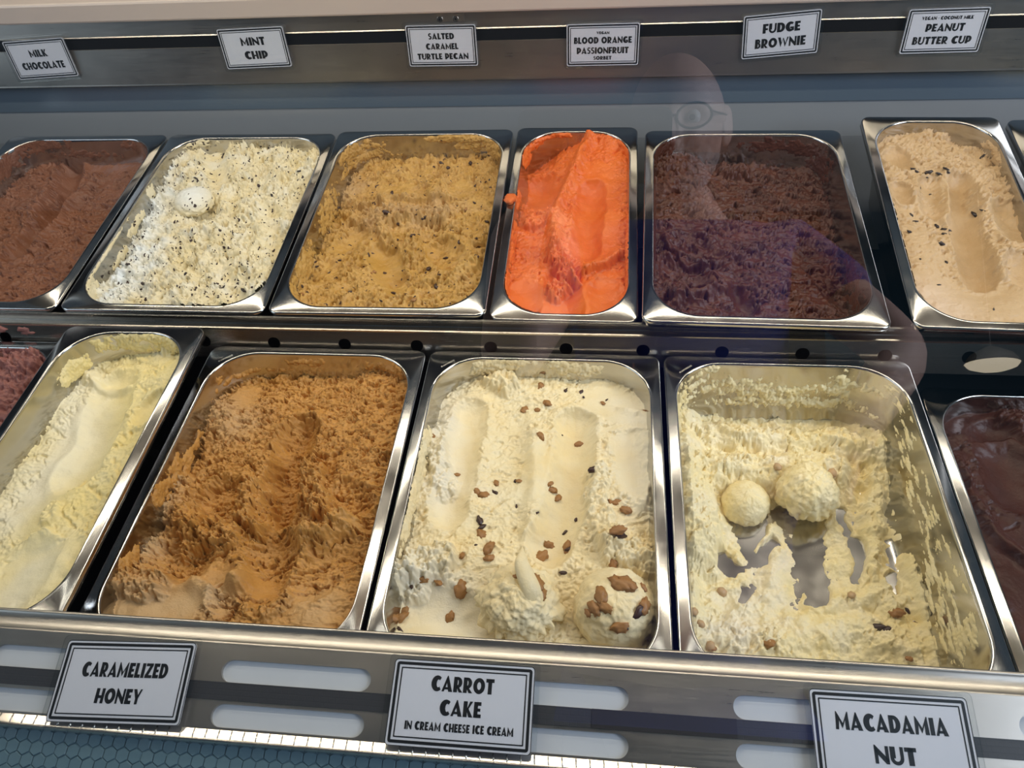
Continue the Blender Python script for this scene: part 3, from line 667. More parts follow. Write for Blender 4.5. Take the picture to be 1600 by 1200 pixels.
# orange sorbet
F = Field(PANS['orange'], .022, RB)
F.base([(840, 260, .048), (825, 300, .040), (900, 240, .016), (955, 240, .010), (970, 330, .010), (840, 330, .026), (815, 400, .022), (805, 460, .016), (930, 330, .022), (930, 390, .020), (880, 470, .012), (950, 470, .010)])
F.trough([(850, 300), (845, 285)], .030, .010, 0, 1.0); F.smooth([(935, 280), (940, 400)], .022, .85); F.smooth([(820, 470), (960, 490)], .03, 1.0); F.trough([(925, 300), (918, 350), (915, 395)], .020, .008, .002, 1.0); F.trough([(880, 440), (880, 500)], .024, .008, .001, .95); F.trough([(945, 460), (950, 500)], .02, .005, 0, .95)
F.trough([(820, 460), (830, 490)], .02, .004, 0, .95)
F.ridge([(920, 228), (895, 280), (868, 325), (868, 400)], .009, .012, rough=1); F.lump([(866, 402), (872, 420)], .012, .018, 41, 150); F.lump([(884, 430), (886, 450), (866, 465)], .012, .018, 42, 150); F.lump([(897, 450)], .010, .016, 43, 160)
F.edge([(918, 436), (945, 425), (968, 408)], .012, .010, -1); F.lump([(832, 348), (850, 340)], .014, .011, 44, 130); F.ridge([(930, 220), (960, 235)], .012, .008)
F.torn(.0024, 140, .3, 49, 2.2, 60); F.shag(.0030, .3, 100, 170, 45, .15); F.crumb(.0034, 115, 46); F.rim(.003, .008, 47); F.swell(.0015, 40, 48)
F.tone = np.clip(F.mask([(880, 345), (885, 400)], .012) * .6 + .15 * fbm(F.X * 40, F.Y * 40, 3, 9), 0, 1)
F.build('bright orange blood orange sorbet with a crumbly central ridge', I['orange'])
F.smear([(815, 245, .012, .022, .014, 1.1), (835, 225, .008, .02, .007, .9), (875, 205, .004, .02, .005, 1.0), (860, 215, .006, .03, .003, .6), (800, 310, .008, .02, .008, 1.0), (975, 230, .008, .03, .010, 1.0), (790, 450, .010, .03, .014, 1.2), (800, 380, .014, .05, .010, .6), (978, 400, .006, .10, .006, .8), (810, 490, .006, .04, .008, 1.2)], I['orange'], 8, tmax=.003)
c = rock('drip', 5, .8, 1.0, .45, 3, .55); c.materials.append(I['orange'])
d = bpy.data.objects.new('drip', c); COL.objects.link(d); d.parent = F.obj; x, y = F.p.at(797, 312, -.002); d.location = (x, y, .0035); d.scale = (.009, .009, .008)

# fudge brownie
F = Field(PANS['fudge'], .042, RB)
F.base([(1030, 250, .022), (1060, 290, .030), (1150, 280, .045), (1250, 290, .045), (1310, 300, .045), (1020, 360, .026), (1100, 370, .034), (1230, 360, .036), (1320, 400, .050), (1030, 440, .024), (1050, 480, .028), (1160, 480, .030), (1260, 470, .030), (1330, 470, .056)])
F.trough([(1080, 455), (1060, 440)], .026, .010, .004, .5); F.trough([(1150, 470), (1165, 495)], .013, .010, .001, .95); F.trough([(1075, 400), (1095, 415)], .03, .008, .003, .2)
F.edge([(1040, 400), (1070, 430), (1115, 425)], .012, .008, -1); F.edge([(1060, 478), (1095, 478), (1125, 465)], .010, .010, 1); F.lump([(1150, 410), (1175, 400)], .010, .008, 51); F.lump([(1060, 390)], .010, .008, 52)
F.lump([(1130, 268), (1160, 272)], .012, .010, 53); F.lump([(1020, 250), (1040, 300)], .02, .008, 54)
F.torn(.0075, 70, -.05, 59, 1.8, 30); F.shag(.0100, -.05, 36, 120, 55, .05); F.crumb(.0040, 60, 56); F.crumb(.0012, 220, 57); F.rim(.004); F.swell(.004, 24, 58)
F.build('very dark brown fudge brownie ice cream with torn rough surface', I['fudge'])
F.smear([(1240, 240, .016, .08, .010, .75), (1250, 250, .022, .03, .008, .7), (1290, 260, .030, .03, .02, .7), (1350, 440, .030, .05, .020, .6), (1025, 230, .010, .03, .02, .8), (1005, 350, .012, .10, .012, .7), (1200, 212, .006, .006, .006, .8)], I['fudge'], 9, tmax=.0014)

# peanut butter
F = Field(PANS['peanut'], .016, RB)
F.base([(1410, 240, .016), (1480, 215, .020), (1540, 230, .022), (1400, 290, .010), (1470, 280, .014), (1560, 300, .014), (1420, 380, .010), (1500, 370, .018), (1590, 400, .008), (1450, 450, .008), (1520, 440, .018), (1500, 500, .004), (1590, 500, .004)])
F.trough([(1498, 285), (1506, 350), (1528, 440)], .019, .010, .002, 1.0); F.trough([(1455, 290), (1458, 330)], .017, .007, .002, .6); F.trough([(1400, 245), (1405, 260)], .016, .006, .003, .9); F.trough([(1405, 300), (1408, 315)], .012, .005, .003, .9)
F.trough([(1500, 215), (1525, 215)], .016, .005, .001, .9); F.trough([(1570, 330), (1590, 370)], .020, .006, .003, .8); F.trough([(1590, 420), (1600, 440)], .020, .006, .003, .8)
F.smooth([(1440, 470), (1500, 510), (1590, 500)], .045, .9); F.smooth([(1400, 330), (1450, 420)], .02, .6); F.ridge([(1480, 260), (1482, 330), (1478, 350)], .004, .004); F.lump([(1525, 300), (1530, 320)], .013, .006, 61, 150); F.lump([(1555, 395), (1560, 430)], .012, .004, 62)
F.lump([(1440, 210), (1500, 195)], .016, .006, 63, 120)
F.torn(.0034, 110, .25, 69, 2., 45); F.shag(.0042, .25, 80, 150, 65, .1); F.crumb(.0036, 110, 66); F.rim(.003); F.swell(.002, 30, 67)
F.tone = np.clip(F.mask([(1440, 470), (1480, 510)], .028) * .9, 0, 1)
F.build('smooth tan peanut butter ice cream with scooped lanes', I['peanut'])
F.smear([(1400, 330, .004, .03, .005, 1.2), (1420, 400, .004, .06, .006, 1.0), (1430, 450, .006, .05, .006, 1.0), (1560, 240, .012, .03, .008, .7)], I['peanut'], 10, tmax=.003)
for px, py, sz in [(1429, 264, .004), (1432, 268, .003), (1449, 270, .005), (1468, 272, .005), (1478, 264, .004), (1480, 268, .003), (1448, 279, .002), (1438, 293, .0025), (1454, 303, .002), (1424, 336, .0025), (1430, 345, .003), (1421, 363, .0035), (1463, 355, .003), (1479, 357, .005), (1470, 380, .004), (1480, 362, .004), (1527, 330, .005), (1537, 325, .003), (1438, 405, .002), (1467, 445, .002), (1553, 484, .002), (1480, 412, .003), (1535, 245, .003)]:
    chunk(F, 'flake', px, py, sz * 1.5, rg, .05)

# strawberry at the left edge
F = Field(PANS['strawberry'], .014, .0012)
F.base([(10, 560, .014), (60, 560, .010), (30, 620, .018), (0, 680, .022), (-120, 700, .02)])
F.lump([(30, 560), (50, 575)], .02, .010, 71); F.lump([(70, 552), (85, 560)], .014, .010, 72); F.edge([(0, 620), (40, 600), (70, 590)], .012, .006, 1)
F.torn(.005, 90, .2, 79); F.shag(.0045, .2, 60, 150, 73); F.crumb(.006, 85, 74); F.crumb(.002, 220, 75); F.rim(.004)
F.build('dull pink strawberry ice cream at the left edge', I['strawberry'])
F.smear([(45, 535, .003, .05, .005, .8)], I['strawberry'], 12)
for px, py, sz in ((46, 518, .0085), (38, 514, .006), (2, 514, .008)):      # flecks left on the rail behind
    c = rock('drip', px, 1.3, .6, .6, 3, .5); c.materials.append(I['strawberry']); d = bpy.data.objects.new('drip', c); COL.objects.link(d); d.parent = F.obj
    r_ = ray(px, py); t_ = (.3735 - CAM_C[1]) / r_[1]; d.location = F.p.M.inverted() @ Vector(CAM_C + r_ * t_); d.scale = (sz, sz, sz)

# vanilla
F = Field(PANS['vanilla'], .026, .0009)
F.base([(150, 600, .040), (200, 570, .034), (260, 545, .024), (280, 580, .012), (270, 640, .008), (110, 690, .040), (60, 760, .034), (10, 850, .026), (200, 760, .008), (160, 860, .006), (60, 930, .008), (120, 930, .006), (190, 640, .026), (120, 800, .018)])
F.trough([(175, 600), (150, 680), (120, 740)], .028, .008, .002, 1.0); F.trough([(245, 640), (235, 655)], .018, .006, .003, .9); F.trough([(60, 880), (30, 940)], .030, .004, .001, 1.0); F.smooth([(100, 900), (60, 950)], .03)
F.smooth([(150, 640), (60, 800)], .03, .95); F.lump([(90, 800), (85, 815)], .010, .006, 81, 130); F.edge([(60, 845), (80, 840), (95, 845)], .012, .005, 1); F.lump([(258, 530), (270, 545)], .014, .010, 82, 110)
F.ridge([(200, 600), (150, 598), (130, 580)], .006, .006); F.lump([(112, 760), (120, 750)], .006, .004, 83)
F.torn(.0024, 110, -.6, 89, 2., 40); F.shag(.0024, -.6, 55, 150, 85, .1); F.crumb(.0024, 110, 86); F.rim(.003); F.swell(.002, 26, 87)
F.tone = np.clip(F.mask([(110, 590), (110, 680), (10, 800)], .035) * .65 + F.mask([(60, 900), (30, 950)], .03) * .55 + F.mask([(262, 535)], .02) * .7, 0, 1)
F.build('pale yellow vanilla ice cream smoothed into a long lane', I['vanilla'])
F.smear([(190, 535, .012, .02, .010, .6), (165, 545, .014, .02, .010, .55), (265, 525, .010, .025, .014, 1.2), (225, 518, .006, .02, .006, .8), (120, 580, .024, .03, .012, 1.1), (205, 545, .020, .04, .005, .7)], I['vanilla'], 13, tmax=.003)

# caramelised honey
F = Field(PANS['honey'], .030, RF)
F.base([(330, 620, .030), (400, 590, .034), (500, 585, .032), (620, 590, .018), (300, 720, .036), (250, 800, .038), (200, 890, .026), (180, 920, .024), (400, 680, .028), (520, 660, .024), (600, 680, .012), (400, 790, .030), (460, 760, .034), (560, 760, .012), (300, 860, .026), (420, 860, .024), (520, 850, .014), (220, 955, .016), (380, 960, .010), (520, 960, .008)])
F.trough([(470, 680), (445, 740), (430, 805)], .023, .016, .003, .25); F.trough([(350, 770), (330, 790)], .024, .010, .003, .1); F.trough([(540, 790), (560, 800)], .020, .008, .002, .15); F.trough([(420, 930), (430, 880), (450, 850)], .024, .008, .002, .2)
F.trough([(300, 885), (270, 870)], .024, .010, .003, .1); F.trough([(370, 960), (360, 945)], .016, .006, .002, .1); F.trough([(500, 920), (540, 880)], .024, .006, .001, .3)
F.lump([(400, 775), (395, 800), (408, 825)], .018, .017, 91, 120); F.lump([(488, 745), (492, 785), (510, 805)], .016, .017, 92, 130); F.edge([(470, 840), (490, 852), (515, 848), (540, 830)], .014, .016, 1)
F.lump([(360, 850), (340, 835), (300, 850)], .016, .012, 93, 120); F.lump([(280, 760), (260, 795), (300, 820)], .018, .013, 94, 120); F.ridge([(365, 835), (375, 880), (390, 920)], .012, .006)
F.lump([(190, 890), (200, 915), (250, 928)], .016, .016, 95, 130); F.edge([(320, 915), (345, 935), (380, 915)], .012, .006, 1); F.smooth([(340, 910), (420, 925)], .014, .9); F.smooth([(190, 960), (280, 955)], .03, 1); F.smooth([(560, 960), (450, 985)], .022, .8); F.smooth([(390, 610), (380, 620)], .014, .9)
F.lump([(430, 970), (450, 955)], .010, .006, 96, 120); F.lump([(625, 575), (630, 590)], .010, .010, 97, 120); F.lump([(330, 640), (345, 660)], .02, .006, 98, 130)
F.torn(.0040, 150, .0, 105, 1.8, 40); F.torn(.0036, 80, .2, 106, 2.2, 30); F.shag(.0062, 0, 60, 210, 101, .0); F.shag(.0020, .1, 120, 380, 102, .1); F.crumb(.0030, 130, 103); F.rim(.004); F.swell(.0025, 26, 104)
F.tone = np.clip(F.mask([(330, 640), (370, 660)], .03) * .5 + F.mask([(260, 760), (220, 860)], .018) * .9 + F.mask([(200, 960), (330, 950)], .025) * .8 + F.mask([(500, 975)], .03) * .5, 0, 1)
F.build('caramel-brown honey ice cream with rippled scoop marks', I['honey'])
F.smear([(480, 560, .010, .03, .006, .6), (600, 575, .014, .03, .006, .6), (632, 575, .012, .012, .014, 1.0), (255, 735, .020, .03, .014, .7), (240, 770, .012, .02, .012, .8), (175, 880, .018, .02, .016, .9), (380, 585, .022, .05, .004, .6), (270, 720, .028, .04, .008, .7), (350, 600, .016, .01, .006, .5)], I['honey'], 14, tmax=.003)

# carrot cake: smooth lanes, walnut pieces, two loose scoops
F = Field(PANS['carrot'], .022, RF)
F.base([(700, 620, .030), (780, 600, .026), (880, 600, .026), (980, 600, .026), (660, 700, .026), (760, 680, .024), (870, 680, .028), (980, 680, .018), (640, 780, .022), (740, 780, .022), (860, 790, .026), (1000, 780, .014), (620, 870, .026), (720, 870, .022), (850, 870, .028), (990, 850, .020), (620, 960, .030), (760, 960, .034), (900, 980, .036), (1010, 960, .034)])
F.trough([(735, 640), (720, 720), (700, 800)], .020, .007, .002, .9); F.trough([(900, 660), (895, 740), (880, 800), (860, 850)], .022, .009, .003, .95); F.trough([(985, 700), (1000, 760)], .022, .004, .001, 1.0); F.smooth([(940, 620), (1000, 650)], .024, .9); F.smooth([(830, 760), (850, 720)], .02, .9)
F.trough([(650, 940), (720, 970)], .030, .006, .002, 1.0); F.trough([(790, 620), (790, 700), (770, 760)], .024, .003, .001, .2)
F.lump([(672, 680), (690, 730), (700, 760)], .014, .009, 111, 120); F.lump([(775, 590), (790, 600)], .016, .012, 112, 120); F.lump([(930, 740), (935, 800), (950, 850)], .015, .009, 113, 120); F.lump([(630, 890), (650, 880), (690, 875)], .018, .015, 114, 110); F.lump([(620, 905), (650, 915)], .014, .012, 115, 130); F.lump([(960, 860), (1010, 870)], .018, .012, 116, 110)
F.ridge([(840, 680), (835, 760), (825, 830)], .008, .006); F.edge([(980, 640), (1010, 650)], .010, .004, 1); F.edge([(1015, 690), (1018, 740), (1010, 790)], .008, .005, 1)
F.torn(.0016, 110, .1, 121, 2., 40); F.shag(.0022, .1, 60, 170, 117, .15); F.crumb(.0024, 110, 118); F.crumb(.0008, 330, 119); F.rim(.003); F.swell(.002, 26, 120)
F.tone = np.clip(F.mask([(680, 640), (690, 760)], .03) * .6 + F.mask([(1000, 640), (1010, 780)], .03) * .6 + F.mask([(640, 900), (760, 960)], .03) * .6 + .15 * fbm(F.X * 40, F.Y * 40, 3, 4), 0, 1)
F.build('cream coloured carrot cake ice cream with walnut pieces', I['carrot'])
F.smear([(770, 570, .012, .03, .012, 1.1), (800, 558, .004, .03, .005, .8), (900, 575, .012, .03, .010, .9), (870, 568, .006, .02, .006, .8), (645, 740, .012, .06, .014, .9), (640, 790, .008, .05, .010, 1.0), (655, 690, .012, .02, .014, .8)], I['carrot'], 15, tmax=.003)
rg = random.Random(11)
for kind, px, py, sz in [('walnut', 845, 605, .006), ('dark', 884, 610, .0045), ('dark', 908, 613, .005), ('dark', 912, 620, .003), ('walnut', 855, 630, .006), ('walnut', 820, 640, .006), ('walnut', 838, 642, .005), ('walnut', 942, 630, .004), ('dark', 948, 625, .0025), ('walnut', 1005, 645, .005), ('walnut', 845, 683, .006), ('walnut', 905, 695, .006), ('dark', 878, 680, .0022), ('walnut', 677, 683, .004), ('walnut', 715, 742, .004),
        ('dark', 926, 737, .007), ('walnut', 775, 755, .0045), ('dark', 805, 753, .0035), ('walnut', 812, 752, .004), ('walnut', 755, 775, .007), ('walnut', 745, 770, .005), ('dark', 774, 770, .005), ('walnut', 862, 765, .007), ('walnut', 872, 778, .006), ('walnut', 858, 757, .005), ('dark', 807, 792, .003), ('dark', 838, 801, .004), ('walnut', 965, 785, .007), ('walnut', 978, 797, .007), ('walnut', 955, 782, .005), ('dark', 750, 815, .007), ('dark', 754, 823, .006), ('walnut', 755, 838, .008), ('walnut', 762, 858, .009), ('dark', 770, 855, .003), ('dark', 743, 852, .003), ('walnut', 765, 872, .006), ('dark', 883, 832, .004), ('dark', 900, 812, .004), ('walnut', 887, 856, .008), ('dark', 889, 858, .005), ('walnut', 858, 852, .006), ('walnut', 845, 870, .009), ('walnut', 965, 830, .009), ('dark', 970, 838, .007), ('walnut', 958, 872, .006), ('dark', 880, 895, .005), ('walnut', 720, 923, .009), ('walnut', 685, 910, .006), ('dark', 643, 917, .004), ('walnut', 627, 965, .008), ('walnut', 632, 955, .006), ('dark', 625, 985, .005), ('walnut', 703, 965, .006), ('walnut', 618, 972, .006), ('walnut', 660, 905, .006), ('walnut', 722, 868, .005), ('dark', 646, 772, .003), ('dark', 653, 690, .004)]:
    chunk(F, kind, px, py, sz * .8, rg, .05)
o, inf = ball('torn cream-coloured scoop with curled peak and walnut bits on carrot cake', F, 812, 938, .031, I['carrot'], 21, .74, .16, .35, skirt=.28)
for k, d, s_ in [('walnut', (.5, .2, .9), .008), ('dark', (.6, .1, .8), .006), ('walnut', (.75, .0, .8), .006), ('walnut', (.1, .5, .9), .004), ('walnut', (-.1, .3, .9), .0035)]: on_ball(o, inf, k, d, s_, rg)
# the curled peak standing on that scoop
P = [(.014, -.018, .000), (.013, -.006, .020), (.006, .006, .026), (.001, .016, .031), (-.001, .024, .033), (.000, .030, .032)]
mb = MB(); n = 14; WR = (.009, .0085, .0075, .006, .0045, .0012)
for k, p in enumerate(P):
    for j in range(n):
        t = 2 * math.pi * j / n; mb.v.append((p[0] + WR[k] * math.cos(t) * (1.1 if math.cos(t) > 0 else .8), p[1] + .004 * math.cos(t), p[2] + WR[k] * .9 * math.sin(t)))
    if k:
        for j in range(n): mb.f.append(((k - 1) * n + j, (k - 1) * n + (j + 1) % n, k * n + (j + 1) % n, k * n + j))
pk = mb.build('peak', I['carrot'], o, smooth=True); sb = pk.modifiers.new('sub', 'SUBSURF'); sb.levels = sb.render_levels = 2
o, inf = ball('round cream-coloured scoop studded with walnuts beside the front rail', F, 962, 950, .0345, I['carrot'], 33, .86, .07, .30, skirt=.10)
for k, d, s_ in [('walnut', (.10, .25, .95), .010), ('walnut', (.22, .25, .95), .008), ('walnut', (-.35, -.1, .9), .007), ('walnut', (-.5, -.35, .7), .007), ('walnut', (-.25, -.35, .8), .006), ('dark', (.55, -.35, .75), .008), ('walnut', (.65, -.2, .7), .007), ('walnut', (.1, -.7, .6), .007), ('dark', (.15, -.75, .55), .005), ('walnut', (.6, .25, .7), .004), ('walnut', (-.65, -.4, .55), .004)]: on_ball(o, inf, k, d, s_, rg)

# macadamia: mostly scooped out, floor of the pan showing
PM = PANS['macadamia']; F = Field(PM, .074, RF); dp = PM.depth
def thick(pts):
    """film or heap lying on the pan floor: (pixel points, half width, thickness)"""
    T = np.full(F.X.shape, -.004, np.float32)
    for P_, w, t in pts:
        D = F.dist(P_, .006, len(P_)); T = np.maximum(T, t * (1.35 * np.exp(-1.1 * (D / w) ** 2) - .30))
    return T
F.lev = .055
T = thick([([(1075, 690), (1090, 800), (1090, 840)], .032, .034), ([(1060, 660), (1150, 680), (1250, 680), (1350, 690)], .032, .030), ([(1100, 720), (1200, 725), (1300, 720)], .034, .032), ([(1110, 830), (1100, 860)], .020, .022)])
F.lev = .078
T = np.maximum(T, thick([ ([(1350, 690), (1365, 760), (1365, 840), (1360, 900)], .013, .014), ([(1320, 780), (1310, 850), (1330, 930)], .014, .004),
           ([(1195, 820), (1215, 870), (1210, 940), (1200, 990)], .013, .007), ([(1140, 850), (1160, 900), (1120, 930), (1080, 900)], .010, .005), ([(1075, 920), (1110, 980), (1180, 1000), (1260, 990), (1340, 980), (1420, 1010)], .026, .012), ([(1290, 950), (1350, 930), (1400, 930)], .022, .010), ([(1150, 960), (1200, 940)], .016, .007), ([(1280, 850), (1285, 900)], .006, .003), ([(1420, 880), (1440, 960)], .008, .008), ([(1380, 900), (1400, 960)], .014, .010), ([(1060, 820), (1065, 900)], .012, .014), ([(1480, 960), (1540, 1010)], .006, .006)]))
fl = F.p.floor(F.X, F.Y); fl = np.where(F.i < 0, -.001, fl)
base_fl = np.minimum(fl, -dp + .012)
nz = fbm(F.X * 80, F.Y * 80, 5, 131, .62)
F.lev = .083
for P_, w in [([(1185, 800), (1170, 835)], .013), ([(1130, 870), (1145, 890)], .010), ([(1205, 850), (1190, 880)], .006), ([(1225, 800), (1240, 820)], .008), ([(1270, 830), (1265, 880), (1275, 930)], .013), ([(1335, 840), (1345, 880), (1340, 905)], .006), ([(1315, 800), (1320, 830)], .005), ([(1165, 925), (1160, 940)], .006), ([(1390, 900), (1395, 930)], .004)]:
    T = T - .030 * sstep(.30, .75, F.mask(P_, w, 3, .007))
T = T + np.where(T > -.02, .0036 * nz, 0)
F.H = (base_fl + T).astype(np.float32)
F.S = np.clip(1 - T / .012, 0, .88); F.smooth([(1220, 880), (1200, 960)], .010, .9); F.smooth([(1250, 1000), (1300, 980)], .02, .8)
F.lev = .060; F.lump([(1090, 760), (1100, 830)], .022, .006, 132, 90); F.lump([(1140, 670), (1180, 680)], .016, .006, 133, 100); F.lump([(1290, 680), (1330, 690)], .014, .005, 137, 100)
F.shag(.0030, 1.2, 60, 140, 134, .1); F.crumb(.0042, 80, 135); F.crumb(.0018, 240, 136)
F.tone = np.clip(.5 * fbm(F.X * 40, F.Y * 40, 3, 4) + F.mask([(1220, 870), (1160, 980)], .03) * .5, 0, 1)
F.H = np.where(T < -.001, -.2, F.H); F.lev = .074
F.build('pale yellow macadamia ice cream scraped thin over the pan floor', I['macadamia'])
F.smear([(1160, 615, .030, .05, .012, .75), (1200, 625, .036, .05, .008, .8), (1090, 600, .016, .03, .022, .35), (1060, 640, .034, .04, .02, .4), (1320, 630, .026, .016, .020, 1.0), (1345, 625, .022, .02, .006, .6), (1275, 640, .030, .02, .008, .5), (1110, 572, .006, .012, .006, .9), (1240, 660, .048, .10, .008, .8)], I['macadamia'], 16, tmax=.0030, ns=120, nd=100, rag=1.25)
F.smear([(1405, 620, .010, .03, .010, .45), (1415, 680, .022, .03, .018, .4), (1400, 730, .036, .03, .014, .45), (1430, 760, .034, .03, .016, .5), (1455, 830, .030, .04, .014, .4), (1440, 900, .044, .04, .012, .7), (1480, 900, .026, .05, .008, .4), (1500, 960, .030, .05, .010, .45), (1535, 1000, .030, .016, .024, 1.1), (1470, 960, .044, .05, .010, .6), (1420, 960, .055, .05, .008, .6), (1530, 930, .012, .06, .005, .3), (1460, 800, .016, .06, .005, .3)], I['macadamia'], 19, tmax=.0026, ns=48, nd=200, rag=1.25, bias=.42)
rg = random.Random(5)
for kind, px, py, sz in [('pale', 1128, 925, .006), ('pale', 1085, 955, .005), ('pale', 1095, 975, .005), ('pale', 1110, 1010, .006), ('walnut', 1112, 1012, .005), ('pale', 1330, 930, .005), ('walnut', 1400, 960, .007), ('dark', 1372, 980, .007), ('dark', 1385, 984, .006), ('walnut', 1200, 1008, .006), ('pale', 1215, 730, .006), ('pale', 1300, 735, .008), ('walnut', 1420, 1030, .004), ('dark', 1418, 955, .004), ('pale', 1300, 745, .006)]:
    chunk(F, kind, px, py, sz * .85, rg, .1)
ball('rough pale scoop with nut bits at centre of macadamia pan', F, 1262, 765, .028, I['macadamia'], 41, .95, .12, .55, skirt=.16)
ball('smaller smooth pale scoop left of the other in macadamia pan', F, 1165, 785, .023, I['macadamia'], 52, .9, .06, .5, skirt=.10)

# dark chocolate at the right edge
F = Field(PANS['darkchoc'], .020, .0012)
F.base([(1480, 640, .020), (1600, 640, .016), (1520, 740, .020), (1590, 850, .018), (1590, 950, .014)])
F.trough([(1560, 690), (1590, 770)], .03, .008, .002, 1.0); F.trough([(1480, 645), (1540, 650)], .03, .003, 0, 1.0); F.ridge([(1490, 720), (1510, 770), (1550, 840), (1600, 880)], .007, .008, rough=1); F.lump([(1490, 740), (1500, 755)], .012, .006, 141); F.lump([(1570, 655), (1590, 660)], .014, .006, 142, 170); F.smooth([(1570, 950), (1600, 900)], .05); F.edge([(1540, 690), (1580, 685), (1600, 700)], .012, .005, 1)
F.shag(.0030, .6, 60, 160, 143); F.crumb(.0018, 120, 144); F.rim(.002)
F.build('glossy dark chocolate ice cream at the right edge', I['darkchoc'])
F = Field(PANS['far'], .03, .002); F.swell(.004); F.crumb(.004, 100, 3); F.build('light ice cream in the pan cut off at far right', I['macadamia'])
# ------------------------------------------------------------------ flavour signs: fat geometric capitals drawn as polygons
def ring(cx, cy, rx, ry, ix, iy, a0, a1, n=22, ox=0.0):
    o = []; i = []
    for k in range(n + 1):
        t = math.radians(a0 + (a1 - a0) * k / n)
        o.append((cx + rx * math.cos(t), cy + ry * math.sin(t))); i.append((cx + ox + ix * math.cos(t), cy + iy * math.sin(t)))
    return [[o[k], o[k + 1], i[k + 1], i[k]] for k in range(n)]
def rc(x0, y0, x1, y1): return [[(x0, y0), (x1, y0), (x1, y1), (x0, y1)]]
T_ = .32
GL = {
 'A': (.92, [[(0, 0), (.20, 0), (.50, .74), (.43, 1.04)], [(.43, 1.04), (.50, 1.04), (.92, 0), (.58, 0), (.36, .80)]] + rc(.18, .14, .66, .29)),
 'B': (.66, rc(0, 0, T_, 1) + rc(.2, .82, .34, 1) + rc(.2, .50, .36, .64) + rc(.2, 0, .36, .15) + ring(.33, .75, .25, .25, .05, .08, -90, 90) + ring(.35, .31, .31, .31, .08, .15, -90, 90)),
 'C': (.84, ring(.50, .5, .50, .52, .15, .26, 48, 312, ox=.10)),
 'D': (.82, rc(0, 0, T_, 1) + rc(.2, .77, .36, 1) + rc(.2, 0, .36, .23) + ring(.34, .5, .50, .5, .15, .27, -90, 90)),
 'E': (.60, rc(0, 0, T_, 1) + rc(.2, .77, .58, 1) + rc(.2, .40, .53, .59) + rc(.2, 0, .60, .23)),
 'F': (.58, rc(0, 0, T_, 1) + rc(.2, .77, .58, 1) + rc(.2, .34, .54, .55)),
 'G': (.90, ring(.50, .5, .50, .52, .15, .26, 48, 330, ox=.08) + rc(.50, .30, .90, .48) + rc(.68, .08, .90, .48)),
 'H': (.84, rc(0, 0, T_, 1) + rc(.56, 0, .84, 1) + rc(.2, .34, .6, .53)),
 'I': (.33, rc(0, 0, .33, 1)),
 'K': (.78, rc(0, 0, T_, 1) + [[(.24, .40), (.52, 1), (.76, 1), (.34, .40)], [(.24, .52), (.40, .58), (.80, 0), (.46, 0)]]),
 'L': (.58, rc(0, 0, T_, 1) + rc(.2, 0, .58, .23)),
 'M': (1.04, [[(0, 0), (.22, 0), (.30, .62), (.06, 1.04)], [(.06, 1.04), (.12, 1.04), (.56, .36), (.50, .06)], [(.50, .06), (.54, .36), (.92, 1.04), (.98, 1.04)], [(.98, 1.04), (.74, .60), (.74, 0), (1.04, 0)]]),
 'N': (.84, [[(0, 0), (.20, 0), (.20, .80), (0, 1.04)], [(0, 1.04), (.06, 1.04), (.84, .22), (.84, 0), (.66, 0), (.06, .66)], [(.64, .12), (.84, .12), (.84, 1), (.64, 1)]]),
 'O': (1.0, ring(.5, .5, .50, .52, .17, .25, 0, 360, 32)),
 'P': (.74, rc(0, 0, T_, 1) + rc(.2, .78, .36, 1) + rc(.2, .16, .36, .38) + ring(.34, .58, .42, .42, .08, .20, -90, 90)),
 'R': (.76, rc(0, 0, T_, 1) + rc(.2, .80, .36, 1) + rc(.2, .28, .36, .48) + ring(.34, .64, .38, .36, .07, .16, -90, 90) + [[(.26, .34), (.46, .34), (.80, 0), (.48, 0)]]),
 'S': (.60, ring(.32, .72, .30, .30, .07, .13, 30, 262) + ring(.28, .30, .32, .31, .07, .14, -150, 92)),
 'T': (.70, rc(0, .76, .70, 1) + rc(.19, 0, .51, 1)),
 'U': (.80, rc(0, .36, T_, 1) + rc(.60, .36, .80, 1) + ring(.40, .38, .40, .40, .19, .20, 180, 360)),
 'V': (.90, [[(0, 1), (.32, 1), (.56, .34), (.46, -.04)], [(.46, -.04), (.56, .34), (.72, 1), (.90, 1)]]),
 'W': (1.24, [[(0, 1), (.30, 1), (.46, .40), (.36, -.04)], [(.36, -.04), (.44, .36), (.60, .92), (.66, .92)], [(.58, .92), (.66, .92), (.92, .36), (.86, -.04)], [(.86, -.04), (.92, .36), (1.06, 1), (1.24, 1)]]),
 'Y': (.84, [[(0, 1), (.30, 1), (.52, .56), (.54, .36), (.30, .36)], [(.42, .44), (.54, .36), (.84, 1), (.66, 1)]] + rc(.30, 0, .56, .46)),
 'Z': (.74, rc(0, .80, .72, 1) + rc(.02, 0, .74, .20) + [[(.02, .16), (.36, .16), (.72, .84), (.40, .84)]]),
 '.': (.22, ring(.11, .5, .11, .11, 0, 0, 0, 360, 10)), ' ': (.36, []),
}
def text_polys(txt, h, width=None, gap=.075):
    out = []; x = 0
    for c in txt:
        w, ps = GL[c]
        out += [[(x + px, py) for px, py in p] for p in ps]; x += w + gap
    x -= gap; k = h if width is None else width / x
    return [[((px - x / 2) * k, py * h) for px, py in p] for p in out]
def rrect(w, h, r, n=5):
    pts = []
    for cx, cy, a0 in ((1, -1, -90), (1, 1, 0), (-1, 1, 90), (-1, -1, 180)):
        for k in range(n + 1):
            t = math.radians(a0 + 90 * k / n); pts.append((cx * (w / 2 - r) + r * math.cos(t), cy * (h / 2 - r) + r * math.sin(t)))
    return pts
